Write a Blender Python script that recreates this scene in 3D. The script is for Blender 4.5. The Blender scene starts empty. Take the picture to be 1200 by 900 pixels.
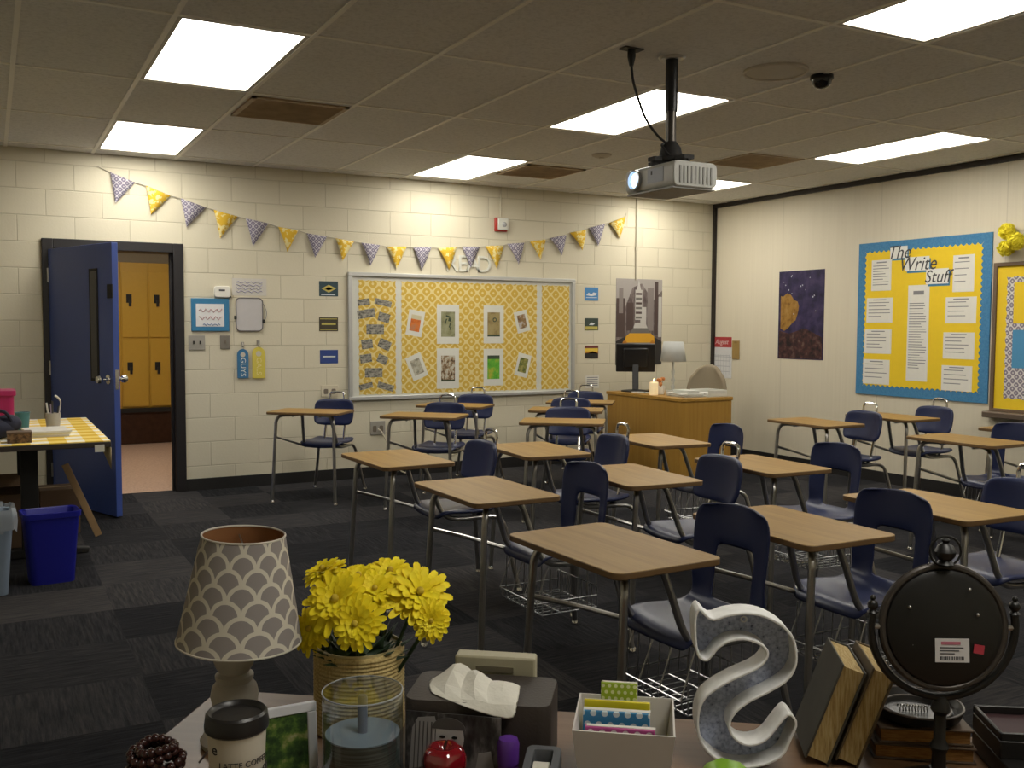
import bpy, math, random
from mathutils import Vector, Matrix
random.seed(7)
S = bpy.context.scene
COL = S.collection
PI = math.pi
# ------------------------------------------------------------------ camera
CAM_H, FPX = 1.38627, 1129.34
YAW, PITCH, ROLL = 0.496465, -0.058693, 0.0045744
ROOM_H, BACK_Y, RIGHT_X = 2.7483, 8.367, 7.0735
_f = Vector((math.sin(YAW)*math.cos(PITCH), math.cos(YAW)*math.cos(PITCH), math.sin(PITCH)))
_r = Vector((math.cos(YAW), -math.sin(YAW), 0)); _u = _r.cross(_f)
CR = _r*math.cos(ROLL)+_u*math.sin(ROLL); CU = -_r*math.sin(ROLL)+_u*math.cos(ROLL)
cam = bpy.data.cameras.new('camera'); cam_o = bpy.data.objects.new('camera', cam); COL.objects.link(cam_o)
cam.sensor_width = 36; cam.lens = FPX/1200*36; cam.clip_start = .05; cam.clip_end = 60
M = Matrix(((CR.x, CU.x, -_f.x, 0), (CR.y, CU.y, -_f.y, 0), (CR.z, CU.z, -_f.z, CAM_H), (0, 0, 0, 1)))
cam_o.matrix_world = M
S.camera = cam_o
# ------------------------------------------------------------------ world, exposure
w = bpy.data.worlds.new('world'); S.world = w; w.use_nodes = True
w.node_tree.nodes['Background'].inputs[0].default_value = (.02, .02, .022, 1)
w.node_tree.nodes['Background'].inputs[1].default_value = .2
S.view_settings.view_transform = 'Standard'; S.view_settings.look = 'None'
S.view_settings.gamma = 1; S.view_settings.use_curve_mapping = False
S.view_settings.exposure = 0.0
LIGHT_POWER = 13.5          # radiance of the ceiling troffers
LIGHT_COLOR = (1.0, .955, .855)
HALL_POWER = 16.0

# ------------------------------------------------------------------ helpers
def ray(px, py):
    return _f + CR*((px-600)/FPX) - CU*((py-450)/FPX)
def wall_back_at(px, py, off=0):      # pixel -> (x, z) on the back wall
    d = ray(px, py); t = (BACK_Y-off)/d.y; return (d.x*t, CAM_H+d.z*t)
def wall_right_at(px, py, off=0):     # pixel -> (y, z) on the right wall
    d = ray(px, py); t = (RIGHT_X-off)/d.x; return (d.y*t, CAM_H+d.z*t)

def lin(c):
    if isinstance(c, str):
        c = c.lstrip('#'); c = [int(c[i:i+2], 16)/255 for i in (0, 2, 4)]
        c = [x/12.92 if x <= .04045 else ((x+.055)/1.055)**2.4 for x in c]
    return (*c[:3], 1)

class X:                               # tiny node-maths wrapper
    def __init__(s, nt, sock): s.nt = nt; s.s = sock
    def _op(s, op, *o):
        n = s.nt.nodes.new('ShaderNodeMath'); n.operation = op
        for i, a in enumerate((s,)+o):
            if isinstance(a, X): s.nt.links.new(a.s, n.inputs[i])
            else: n.inputs[i].default_value = a
        return X(s.nt, n.outputs[0])
    def __add__(s, o): return s._op('ADD', o)
    def __sub__(s, o): return s._op('SUBTRACT', o)
    def __mul__(s, o): return s._op('MULTIPLY', o)
    def __truediv__(s, o): return s._op('DIVIDE', o)
    def floor(s): return s._op('FLOOR')
    def frac(s): return s._op('FRACT')
    def abs(s): return s._op('ABSOLUTE')
    def sqrt(s): return s._op('SQRT')
    def cos(s): return s._op('COSINE')
    def sin(s): return s._op('SINE')
    def gt(s, o): return s._op('GREATER_THAN', o)
    def lt(s, o): return s._op('LESS_THAN', o)
    def max(s, o): return s._op('MAXIMUM', o)
    def min(s, o): return s._op('MINIMUM', o)

MATS = {}
def mat(name, color=(.8, .8, .8), rough=.5, metal=0, var=.0, vscale=30, bump=0, bscale=200, spec=.5, trans=0, emit=None, estr=0, alpha=1, coat=0):
    if name in MATS: return MATS[name]
    m = bpy.data.materials.new(name); m.use_nodes = True
    nt = m.node_tree; b = nt.nodes['Principled BSDF']
    c = lin(color)
    b.inputs['Base Color'].default_value = c
    b.inputs['Roughness'].default_value = rough; b.inputs['Metallic'].default_value = metal
    b.inputs['Specular IOR Level'].default_value = spec
    b.inputs['Transmission Weight'].default_value = trans
    b.inputs['Coat Weight'].default_value = coat
    if emit: b.inputs['Emission Color'].default_value = lin(emit); b.inputs['Emission Strength'].default_value = estr
    if alpha < 1: b.inputs['Alpha'].default_value = alpha
    tc = nt.nodes.new('ShaderNodeTexCoord')
    nz = nt.nodes.new('ShaderNodeTexNoise'); nz.inputs['Scale'].default_value = vscale; nz.inputs['Detail'].default_value = 3
    nt.links.new(tc.outputs['Object'], nz.inputs['Vector'])
    v = var if var else .04
    hsv = nt.nodes.new('ShaderNodeMix'); hsv.data_type = 'RGBA'
    hsv.inputs['A'].default_value = (*[x*(1-v) for x in c[:3]], 1); hsv.inputs['B'].default_value = (*[min(1, x*(1+v)) for x in c[:3]], 1)
    nt.links.new(nz.outputs['Fac'], hsv.inputs['Factor']); nt.links.new(hsv.outputs['Result'], b.inputs['Base Color'])
    if bump:
        n2 = nt.nodes.new('ShaderNodeTexNoise'); n2.inputs['Scale'].default_value = bscale; nt.links.new(tc.outputs['Object'], n2.inputs['Vector'])
        bp = nt.nodes.new('ShaderNodeBump'); bp.inputs['Strength'].default_value = bump; bp.inputs['Distance'].default_value = .002
        nt.links.new(n2.outputs['Fac'], bp.inputs['Height']); nt.links.new(bp.outputs['Normal'], b.inputs['Normal'])
    MATS[name] = m
    return m
def base(name, rough=.6, spec=.3):
    m = bpy.data.materials.new(name); m.use_nodes = True
    nt = m.node_tree; b = nt.nodes['Principled BSDF']; b.inputs['Roughness'].default_value = rough; b.inputs['Specular IOR Level'].default_value = spec
    tc = nt.nodes.new('ShaderNodeTexCoord'); MATS[name] = m
    return m, nt, b, tc
def sep(nt, sock):
    n = nt.nodes.new('ShaderNodeSeparateXYZ'); nt.links.new(sock, n.inputs[0]); return [X(nt, n.outputs[i]) for i in range(3)]
def comb(nt, x, y, z):
    n = nt.nodes.new('ShaderNodeCombineXYZ')
    for i, a in enumerate((x, y, z)):
        if isinstance(a, X): nt.links.new(a.s, n.inputs[i])
        else: n.inputs[i].default_value = a
    return n.outputs[0]
def noise(nt, vec, scale, detail=3, rough=.5):
    n = nt.nodes.new('ShaderNodeTexNoise'); n.inputs['Scale'].default_value = scale; n.inputs['Detail'].default_value = detail; n.inputs['Roughness'].default_value = rough
    nt.links.new(vec, n.inputs['Vector']); return X(nt, n.outputs['Fac'])
def ramp(nt, fac, stops, const=False):
    n = nt.nodes.new('ShaderNodeValToRGB'); nt.links.new(fac.s, n.inputs[0])
    if const: n.color_ramp.interpolation = 'CONSTANT'
    el = n.color_ramp.elements
    while len(el) < len(stops): el.new(.5)
    for e, (p, c) in zip(el, stops): e.position = p; e.color = lin(c)
    return n.outputs[0]
def mixc(nt, fac, a, b):
    n = nt.nodes.new('ShaderNodeMix'); n.data_type = 'RGBA'
    nt.links.new(fac.s, n.inputs['Factor'])
    for k, v in (('A', a), ('B', b)):
        if isinstance(v, (str, tuple)): n.inputs[k].default_value = lin(v)
        else: nt.links.new(v, n.inputs[k])
    return n.outputs['Result']
def bumpn(nt, h, b, strength=.3, dist=.002):
    bp = nt.nodes.new('ShaderNodeBump'); bp.inputs['Strength'].default_value = strength; bp.inputs['Distance'].default_value = dist
    nt.links.new(h.s, bp.inputs['Height']); nt.links.new(bp.outputs['Normal'], b.inputs['Normal'])

class MB:
    def __init__(s): s.v = []; s.f = []; s.m = []; s.uv = {}
    def add(s, vs, fs, mi=0):
        o = len(s.v); s.v += [tuple(v) for v in vs]
        for f in fs: s.f.append([o+i for i in f]); s.m.append(mi)
        return s
    def box(s, x0, x1, y0, y1, z0, z1, mi=0, R=None, c=(0, 0, 0)):
        vs = [Vector((x, y, z)) for z in (z0, z1) for y in (y0, y1) for x in (x0, x1)]
        if R is not None: vs = [R @ v + Vector(c) for v in vs]
        return s.add(vs, [(0, 2, 3, 1), (4, 5, 7, 6), (0, 1, 5, 4), (2, 6, 7, 3), (0, 4, 6, 2), (1, 3, 7, 5)], mi)
    def tube(s, pts, r, n=8, mi=0, closed=False, caps=True):
        P = [Vector(p) for p in pts]; N = len(P)
        rr = r if isinstance(r, (list, tuple)) else [r]*N
        T = []
        for i in range(N):
            if closed: t = P[(i+1) % N]-P[i-1]
            else: t = P[min(i+1, N-1)]-P[max(i-1, 0)]
            T.append(t.normalized() if t.length > 1e-9 else Vector((0, 0, 1)))
        a = Vector((0, 0, 1)) if abs(T[0].z) < .9 else Vector((1, 0, 0))
        nrm = (a - T[0]*a.dot(T[0])).normalized(); vs = []
        for i in range(N):
            if i: nrm = (nrm - T[i]*nrm.dot(T[i])); nrm = nrm.normalized() if nrm.length > 1e-6 else T[i].orthogonal().normalized()
            b = T[i].cross(nrm)
            for k in range(n):
                an = 2*PI*k/n; vs.append(P[i]+(nrm*math.cos(an)+b*math.sin(an))*rr[i])
        fs = []
        for i in range(N if closed else N-1):
            j = (i+1) % N
            for k in range(n): fs.append((i*n+k, i*n+(k+1) % n, j*n+(k+1) % n, j*n+k))
        if caps and not closed: fs += [tuple(range(n-1, -1, -1)), tuple((N-1)*n+k for k in range(n))]
        return s.add(vs, fs, mi)
    def lathe(s, prof, n=24, c=(0, 0, 0), mi=0, R=None, uv=None):
        vs = []; c = Vector(c)
        for r, z in prof:
            for k in range(n):
                a = 2*PI*k/n; v = Vector((r*math.cos(a), r*math.sin(a), z))
                vs.append((R @ v if R is not None else v)+c)
        fs = []
        for i in range(len(prof)-1):
            for k in range(n):
                if uv is not None: s.uv[len(s.f)+len(fs)] = [(k/n, prof[i][1]), ((k+1)/n, prof[i][1]), ((k+1)/n, prof[i+1][1]), (k/n, prof[i+1][1])]
                fs.append((i*n+k, i*n+(k+1) % n, (i+1)*n+(k+1) % n, (i+1)*n+k))
        if prof[0][0] > 1e-5 and uv is None: fs.append(tuple(range(n-1, -1, -1)))
        if prof[-1][0] > 1e-5 and uv is None: fs.append(tuple((len(prof)-1)*n+k for k in range(n)))
        return s.add(vs, fs, mi)
    def prism(s, poly, y0, y1, mi=0, side=None, axis='y', back=True):   # polygon in x,z, extruded along y (y0 = front)
        n = len(poly)
        mk = (lambda p, d: (p[0], d, p[1])) if axis == 'y' else (lambda p, d: (p[0], p[1], d))
        o = [mk(p, y0) for p in poly]+[mk(p, y1) for p in poly]
        area = sum(poly[i][0]*poly[(i+1) % n][1]-poly[(i+1) % n][0]*poly[i][1] for i in range(n))
        fwd = list(range(n)); bk = list(range(2*n-1, n-1, -1))
        if (area > 0) != (axis == 'y'): fwd, bk = fwd[::-1], bk[::-1]
        fl = [fwd]; 
        if back: fl.append(bk)
        s.add(o, fl, mi)
        b = len(s.v)-2*n
        for i in range(n):
            j = (i+1) % n; q = [b+i, b+n+i, b+n+j, b+j]
            if fwd[0] != 0: q = q[::-1]
            s.f.append(q); s.m.append(mi if side is None else side)
        return s
    def sphere(s, c, r, n=14, k=9, mi=0, R=None):
        rx, ry, rz = (r, r, r) if not isinstance(r, (tuple, list)) else r
        vs = []; fs = []; c = Vector(c)
        for i in range(k+1):
            t = PI*i/k
            for j in range(n):
                a = 2*PI*j/n; v = Vector((rx*math.sin(t)*math.cos(a), ry*math.sin(t)*math.sin(a), -rz*math.cos(t)))
                vs.append((R @ v if R is not None else v)+c)
        for i in range(k):
            for j in range(n): fs.append((i*n+j, i*n+(j+1) % n, (i+1)*n+(j+1) % n, (i+1)*n+j))
        return s.add(vs, fs, mi)
    def build(s, name, mats, parent=None, bevel=0, seg=2, sub=0, solid=0, sharp=35, loc=None):
        me = bpy.data.meshes.new(name); me.from_pydata(s.v, [], s.f)
        if not isinstance(mats, (list, tuple)): mats = [mats]
        for m in mats: me.materials.append(m)
        me.polygons.foreach_set('material_index', s.m)
        me.polygons.foreach_set('use_smooth', [True]*len(s.f))
        if s.uv:
            ul = me.uv_layers.new(name='UVMap')
            for pi, uvs in s.uv.items():
                for li, q in zip(me.polygons[pi].loop_indices, uvs): ul.data[li].uv = q
        me.validate(); me.update()
        me.set_sharp_from_angle(angle=math.radians(sharp))
        o = bpy.data.objects.new(name, me); COL.objects.link(o)
        if parent: o.parent = parent
        if loc: o.location = loc
        if solid:
            q = o.modifiers.new('solid', 'SOLIDIFY'); q.thickness = solid; q.offset = 0
        if bevel:
            q = o.modifiers.new('bevel', 'BEVEL'); q.width = bevel; q.segments = seg; q.limit_method = 'ANGLE'; q.angle_limit = math.radians(40)
            q.harden_normals = False
        if sub:
            q = o.modifiers.new('sub', 'SUBSURF'); q.levels = sub; q.render_levels = sub
        return o

def smooth(pts, k=5, closed=False):
    P = [Vector(p) for p in pts]; out = []; n = len(P)
    rng = range(n) if closed else range(n-1)
    for i in rng:
        if closed: a, b, c, d = P[i-1], P[i], P[(i+1) % n], P[(i+2) % n]
        else: a, b, c, d = P[max(i-1, 0)], P[i], P[i+1], P[min(i+2, n-1)]
        for j in range(k):
            t = j/k
            out.append(.5*((2*b)+(c-a)*t+(2*a-5*b+4*c-d)*t*t+(3*b-a-3*c+d)*t**3))
    if not closed: out.append(P[-1])
    return out
def rrect(w, h, r, n=4, cx=0, cy=0):
    out = []
    for qx, qy, a0 in ((1, 1, 0), (-1, 1, 90), (-1, -1, 180), (1, -1, 270)):
        for i in range(n+1):
            a = math.radians(a0+90*i/n); out.append((cx+qx*(w/2-r)+r*math.cos(a), cy+qy*(h/2-r)+r*math.sin(a)))
    return out
def rect(x0, x1, z0, z1): return [(x0, z0), (x1, z0), (x1, z1), (x0, z1)]

def tag(o, label, cat, group=None, kind=None):
    if label: o['label'] = label
    if cat: o['category'] = cat
    if group: o['group'] = group
    if kind: o['kind'] = kind
    return o
def struct(o): o['kind'] = 'structure'; return o
def thing(name, label, cat, loc=(0, 0, 0), rz=0, group=None):
    o = bpy.data.objects.new(name, None); COL.objects.link(o); o.empty_display_size = .1
    o.location = loc; o.rotation_euler = (0, 0, rz); return tag(o, label, cat, group)
def dup(root, loc=None, rz=None, label=None):
    r = root.copy(); COL.objects.link(r)
    if loc is not None: r.location = loc
    if rz is not None: r.rotation_euler = (0, 0, rz)
    if label: r['label'] = label
    def rec(a, b):
        for ch in list(a.children):
            c = ch.copy(); COL.objects.link(c); c.parent = b; rec(ch, c)
    rec(root, r)
    return r
def text(s, size, m, parent, x, y, z, name='lettering', depth=.0006, align='CENTER', shear=0, bend=None, rot=0, width=1.0):
    cu = bpy.data.curves.new(name, 'FONT'); cu.body = s; cu.size = size; cu.align_x = align; cu.align_y = 'CENTER'; cu.extrude = depth; cu.shear = shear; cu.resolution_u = 3
    t = bpy.data.objects.new(name, cu); COL.objects.link(t)
    bpy.context.view_layer.update()
    me = bpy.data.meshes.new_from_object(t.evaluated_get(bpy.context.evaluated_depsgraph_get()))
    bpy.data.objects.remove(t); bpy.data.curves.remove(cu)
    c, sn = math.cos(rot), math.sin(rot)
    for v in me.vertices:
        a, b, d = v.co; a *= width
        a, b = a*c-b*sn, a*sn+b*c
        if bend:
            an = (x+a)/bend-PI/2; rad = bend+d-y
            v.co = (rad*math.cos(an), rad*math.sin(an), z+b)
        else: v.co = (x+a, y-d, z+b)
    me.materials.clear(); me.materials.append(m); me.name = name
    o = bpy.data.objects.new(name, me); COL.objects.link(o); o.parent = parent
    return o
def back_thing(name, label, cat, px, py, group=None, off=0.0):
    x, z = wall_back_at(px, py, off); return thing(name, label, cat, (x, BACK_Y-off, z), 0, group)
def right_thing(name, label, cat, px, py, group=None, off=0.0):
    y, z = wall_right_at(px, py, off); return thing(name, label, cat, (RIGHT_X-off, y, z), -PI/2, group)
def rz2(a): return Matrix.Rotation(a, 3, 'Y')

# ------------------------------------------------------------------ materials
def m_block():
    m, nt, b, tc = base('painted_block', .55, .35)
    x, y, z = sep(nt, tc.outputs['Object'])
    v = comb(nt, x, z, 0)
    br = nt.nodes.new('ShaderNodeTexBrick'); nt.links.new(v, br.inputs['Vector'])
    br.inputs['Scale'].default_value = 1; br.inputs['Brick Width'].default_value = .4064; br.inputs['Row Height'].default_value = .2032
    br.inputs['Mortar Size'].default_value = .005; br.inputs['Mortar Smooth'].default_value = .5
    br.inputs['Color1'].default_value = lin((.66, .61, .47)); br.inputs['Color2'].default_value = lin((.63, .58, .445)); br.inputs['Mortar'].default_value = lin((.57, .52, .39))
    nt.links.new(br.outputs['Color'], b.inputs['Base Color'])
    n = noise(nt, tc.outputs['Object'], 60, 4)
    h = X(nt, br.outputs['Fac'])*-1.0 + n*.25
    bumpn(nt, h, b, .7, .005)
    return m
def m_panelwall():
    m, nt, b, tc = base('vinyl_wall_panel', .5, .35)
    x, y, z = sep(nt, tc.outputs['Object'])
    st = noise(nt, comb(nt, y*40, z*1.0, 0), 1.0, 4, .6)
    seam = ((y*(1/1.22)).frac()-.5).abs().gt(.4965)
    c = mixc(nt, st, (.60, .545, .425), (.69, .635, .505))
    nt.links.new(mixc(nt, seam, c, (.55, .50, .39)), b.inputs['Base Color'])
    bumpn(nt, st, b, .2, .002)
    return m
def m_tile():
    m, nt, b, tc = base('ceiling_tile', .9, .1)
    n = noise(nt, tc.outputs['Object'], 45, 6, .75)
    n2 = noise(nt, tc.outputs['Object'], 1.2, 2)
    c = ramp(nt, n, [(.35, (.62, .61, .59)), (.5, (.745, .735, .71)), (.65, (.79, .78, .76))])
    nt.links.new(mixc(nt, n2*.25, c, (.52, .48, .43)), b.inputs['Base Color'])
    bumpn(nt, n, b, .5, .004)
    return m
def m_carpet():
    m, nt, b, tc = base('grey_carpet_tile', .97, .05)
    x, y, z = sep(nt, tc.outputs['Object'])
    cx = (x*2).floor(); cy = (y*2).floor()
    chk = ((cx+cy)*.5).frac().gt(.25)
    a = noise(nt, comb(nt, x*5, y*70, 0), 1, 4, .7); bb = noise(nt, comb(nt, x*70, y*5, 3), 1, 4, .7)
    st = a + (bb-a)*chk
    wn = nt.nodes.new('ShaderNodeTexWhiteNoise'); wn.noise_dimensions = '2D'; nt.links.new(comb(nt, cx, cy, 0), wn.inputs['Vector'])
    fine = noise(nt, tc.outputs['Object'], 260, 3, .8)
    f = st*.65 + X(nt, wn.outputs['Value'])*.26 + fine*.28
    c = ramp(nt, f, [(.36, (.008, .0085, .0105)), (.52, (.019, .0192, .022)), (.66, (.035, .034, .0365)), (.8, (.062, .058, .057))])
    nt.links.new(c, b.inputs['Base Color'])
    bumpn(nt, f, b, .8, .006)
    return m
def m_wood(name, c0, c1, axis='y', sc=1.0, rough=.35, coat=.1):
    m, nt, b, tc = base(name, rough, .25); b.inputs['Coat Weight'].default_value = coat; b.inputs['Coat Roughness'].default_value = .25
    x, y, z = sep(nt, tc.outputs['Object'])
    k = {'x': (3, 60, 60), 'y': (60, 3, 60), 'z': (60, 60, 3)}[axis]
    n = noise(nt, comb(nt, x*(k[0]*sc), y*(k[1]*sc), z*(k[2]*sc)), 1, 5, .65)
    n2 = noise(nt, comb(nt, x*(k[0]*sc*.2), y*(k[1]*sc*.2), z*(k[2]*sc*.2)), 1, 2)
    c = ramp(nt, n*.7+n2*.3, [(.3, c0), (.7, c1)])
    nt.links.new(c, b.inputs['Base Color'])
    bumpn(nt, n, b, .08, .001)
    return m
def m_trellis(name, ca, cb, freq, width=.42, coords='Object', rough=.7):
    m, nt, b, tc = base(name, rough, .2)
    x, y, z = sep(nt, tc.outputs['Object'])
    f = 2*PI*freq
    g = (x*f).cos()+(z*f).cos()
    ring = g.abs().lt(width)
    g2 = ((x*(f*2)).cos()+(z*(f*2)).cos()).gt(1.35)
    fac = ring.max(g2)
    nt.links.new(mixc(nt, fac, ca, cb), b.inputs['Base Color'])
    return m
def m_blotch(name, stops, scale=20, rough=.6, detail=4, vec=(1, 1, 1), const=False):
    m, nt, b, tc = base(name, rough, .25)
    x, y, z = sep(nt, tc.outputs['Object'])
    n = noise(nt, comb(nt, x*vec[0], y*vec[1], z*vec[2]), scale, detail, .6)
    nt.links.new(ramp(nt, n, stops, const), b.inputs['Base Color'])
    return m
def m_scallop():
    m, nt, b, tc = base('scallop_print_fabric', .85, .1)
    u, v, _ = sep(nt, tc.outputs['UV'])
    u = u*11.0; v = v*20.0
    h = .44
    row = (v/h).floor()
    res = []
    for j in (1, 0):
        k = row-j; dy = v-k*h
        dx = (u+((k*.5).frac())).frac()-.5
        d = (dx*dx*1.0+dy*dy*1.29).sqrt()
        res.append(d)
    d1, d0 = res
    in1 = d1.lt(.52); in0 = d0.lt(.52)
    r1 = d1.gt(.385); r0 = d0.gt(.385)
    line = in1*r1 + (in1*-1.0+1.0)*(in0*r0)
    nt.links.new(mixc(nt, line, (.27, .245, .235), (.60, .56, .47)), b.inputs['Base Color'])
    w = noise(nt, tc.outputs['Object'], 900, 2); bumpn(nt, w, b, .2, .0006)
    b.inputs['Subsurface Weight'].default_value = 0
    return m
def m_dots(name, ca, cb, freq, r=.28):
    m, nt, b, tc = base(name, .45, .4)
    x, y, z = sep(nt, tc.outputs['Object'])
    zz = z*freq; xx = x*freq + (zz.floor()*.5).frac()
    dx = xx.frac()-.5; dz = zz.frac()-.5
    d = (dx*dx+dz*dz).sqrt().lt(r)
    nt.links.new(mixc(nt, d, ca, cb), b.inputs['Base Color'])
    return m
def m_plaid():
    m, nt, b, tc = base('yellow_white_check_cloth', .8, .15)
    x, y, z = sep(nt, tc.outputs['Object'])
    a = (x*5.5).frac().gt(.5); c = (y*5.5).frac().gt(.5)
    f = (a+c)*.5
    nt.links.new(ramp(nt, f, [(0, (.82, .79, .70)), (.5, (.80, .60, .16)), (1, (.66, .42, .03))]), b.inputs['Base Color'])
    return m
def m_clear(name, tint=(.9, .93, .95), gl=.12):
    m = bpy.data.materials.new(name); m.use_nodes = True; nt = m.node_tree; nt.nodes.clear()
    out = nt.nodes.new('ShaderNodeOutputMaterial'); mx = nt.nodes.new('ShaderNodeMixShader'); t = nt.nodes.new('ShaderNodeBsdfTransparent'); g = nt.nodes.new('ShaderNodeBsdfGlossy')
    lw = nt.nodes.new('ShaderNodeLayerWeight'); lw.inputs['Blend'].default_value = gl
    mul = nt.nodes.new('ShaderNodeMath'); mul.operation = 'MULTIPLY_ADD'; mul.inputs[1].default_value = .55; mul.inputs[2].default_value = .05
    nt.links.new(lw.outputs['Facing'], mul.inputs[0])
    t.inputs[0].default_value = (*tint, 1); g.inputs[0].default_value = (.9, .92, .95, 1); g.inputs['Roughness'].default_value = .12
    nt.links.new(mul.outputs[0], mx.inputs[0]); nt.links.new(t.outputs[0], mx.inputs[1]); nt.links.new(g.outputs[0], mx.inputs[2]); nt.links.new(mx.outputs[0], out.inputs[0])
    MATS[name] = m; return m

BLOCK = m_block(); VINYL = m_panelwall(); TILE = m_tile(); CARPET = m_carpet()
LAM = m_wood('desktop_laminate', (.235, .128, .030), (.365, .222, .060), 'y', .9, .45, .03)
DESKOAK = m_wood('teacher_desk_oak', (.30, .155, .025), (.40, .225, .045), 'z', .6, .45)
FGWOOD = m_wood('foreground_desk_wood', (.105, .054, .025), (.165, .092, .046), 'x', .8, .45)
EDGE = mat('brown_edge_band', (.15, .085, .032), .5)
CHROME = mat('brushed_steel_tube', (.42, .41, .39), .28, .95, var=.1)
SHINY = mat('bright_chrome', (.75, .75, .74), .14, 1)
NAVY = mat('navy_plastic', (.013, .020, .068), .36, spec=.45, bump=.15, bscale=400)
BLACK = mat('black_plastic', (.010, .010, .011), .35)
BLACKM = mat('matt_black', (.012, .011, .011), .7)
RUBBER = mat('black_vinyl_base', (.010, .009, .009), .6)
WHITEP = mat('white_paper', (.72, .70, .64), .8)
MATW = mat('white_mat_board', (.66, .66, .60), .85)
INK = mat('dark_ink', (.06, .06, .065), .8)
GREYINK = mat('grey_ink', (.22, .22, .23), .8)
ALU = mat('aluminium_frame', (.52, .52, .50), .4, .5)
DARKMET = mat('dark_door_frame', (.012, .010, .011), .45)
BLUEDOOR = mat('blue_door_paint', (.045, .085, .33), .42, bump=.05, bscale=60)
TRIMBLK = mat('dark_ceiling_trim', (.018, .012, .010), .5)
TRELLIS_Y = m_trellis('yellow_trellis_paper', (.60, .40, .07), (.72, .60, .27), 8.5)
TRELLIS_G = m_trellis('grey_trellis_paper', (.24, .21, .26), (.66, .62, .60), 16, .5)
PEN_G = m_trellis('lilac_grey_damask_fabric', (.20, .18, .25), (.55, .52, .55), 19, .38)
PEN_Y = m_blotch('yellow_damask_fabric', [(.0, (.72, .46, .05)), (.52, (.70, .44, .04)), (.54, (.78, .66, .30)), (1, (.80, .70, .38))], 28, .8, 2)
YELLOW = mat('yellow_paper', (.80, .56, .015), .75)
BLUEB = m_blotch('blue_scalloped_border_paper', [(.35, (.05, .19, .37)), (.6, (.07, .23, .42))], 60, .7)
WIRE = mat('chrome_wire', (.42, .42, .42), .32, 1)
GREYPL = mat('grey_wall_plate', (.36, .34, .30), .45, .3)
IVORY = mat('ivory_plate', (.62, .56, .42), .5)

# ------------------------------------------------------------------ the room
X0, Y0 = -1.35, -1.75
T = .2
b = MB(); b.box(X0-T, RIGHT_X+T, Y0-T, BACK_Y+.1, -.12, 0); struct(b.build('floor', CARPET))
DL, DR, DTOP = .435, 1.362, 2.0
b = MB(); b.box(X0-T, DL, BACK_Y, BACK_Y+T, 0, 2.95); b.box(DR, RIGHT_X+T, BACK_Y, BACK_Y+T, 0, 2.95); b.box(DL, DR, BACK_Y, BACK_Y+T, DTOP, 2.95)
struct(b.build('wall_back', BLOCK))
b = MB(); b.box(RIGHT_X, RIGHT_X+T, Y0-T, BACK_Y, 0, 2.95); struct(b.build('wall_right', VINYL))
b = MB(); b.box(X0-T, X0, Y0-T, BACK_Y, 0, 2.95); struct(b.build('wall_left', BLOCK))
b = MB(); b.box(X0, RIGHT_X, Y0-T, Y0, 0, 2.95); struct(b.build('wall_front', BLOCK))
GX = [-1.08, -.47, .14, .75, 1.37, 2.01, 2.69, 3.345, 3.95, 4.57, 5.19, 5.80, 6.37, 6.98]
GY = [-1.68, -.46, .76, 1.975, 3.19, 4.49, 5.75, 6.95, 8.15]
LIGHTS = [(3, 5), (3, 7), (7, 5), (7, 7), (11, 5), (11, 7), (7, 3), (11, 3), (3, 1), (7, 1)]
def gx(i): return GX[i], GX[i+1]
def gy(j): return (GY[j], GY[j+1])
b = MB()
xs = [X0]+GX+[RIGHT_X]; ys = [Y0]+GY+[BACK_Y]
for i in range(len(xs)-1):
    for j in range(len(ys)-1):
        if (i-1, j-1) in LIGHTS: continue
        b.box(xs[i], xs[i+1], ys[j], ys[j+1], ROOM_H, ROOM_H+.02)
b.box(X0-T, RIGHT_X+T, Y0-T, BACK_Y+T, 2.90, 3.0)
struct(b.build('ceiling', TILE))
b = MB(); gw = .012
for x in GX: b.box(x-gw, x+gw, Y0, BACK_Y, ROOM_H-.006, ROOM_H+.004)
for y in GY: b.box(X0, RIGHT_X, y-gw, y+gw, ROOM_H-.005, ROOM_H+.004)
struct(b.build('trim_1', mat('ceiling_grid_metal', (.84, .81, .74), .5)))
b = MB(); b.box(DR+.062, RIGHT_X, BACK_Y-.012, BACK_Y, 0, .1); b.box(X0, DL-.066, BACK_Y-.012, BACK_Y, 0, .1); struct(b.build('baseboard_back', RUBBER))
b = MB(); b.box(RIGHT_X-.012, RIGHT_X, Y0, BACK_Y-.012, 0, .1); struct(b.build('baseboard_right', RUBBER))
b = MB(); b.box(X0, X0+.012, Y0, BACK_Y-.012, 0, .1); struct(b.build('baseboard_left', RUBBER))
b = MB(); b.box(RIGHT_X-.03, RIGHT_X, Y0, BACK_Y-.03, ROOM_H-.045, ROOM_H-.002); b.box(RIGHT_X-.035, RIGHT_X, BACK_Y-.035, BACK_Y, .1, ROOM_H-.002)
struct(b.build('trim_2', TRIMBLK))
# door frame
b = MB(); fy0, fy1 = BACK_Y-.03, BACK_Y+T+.02
b.box(.369, .45, fy0, fy1, 0, 2.062); b.box(1.345, 1.424, fy0, fy1, 0, 2.062); b.box(.45, 1.345, fy0, fy1, 1.985, 2.062)
b.box(.45, .475, BACK_Y+.05, BACK_Y+.10, 0, 1.985); b.box(1.325, 1.345, BACK_Y+.05, BACK_Y+.10, 0, 1.985)
struct(b.build('trim_3', DARKMET, bevel=.004))
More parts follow.
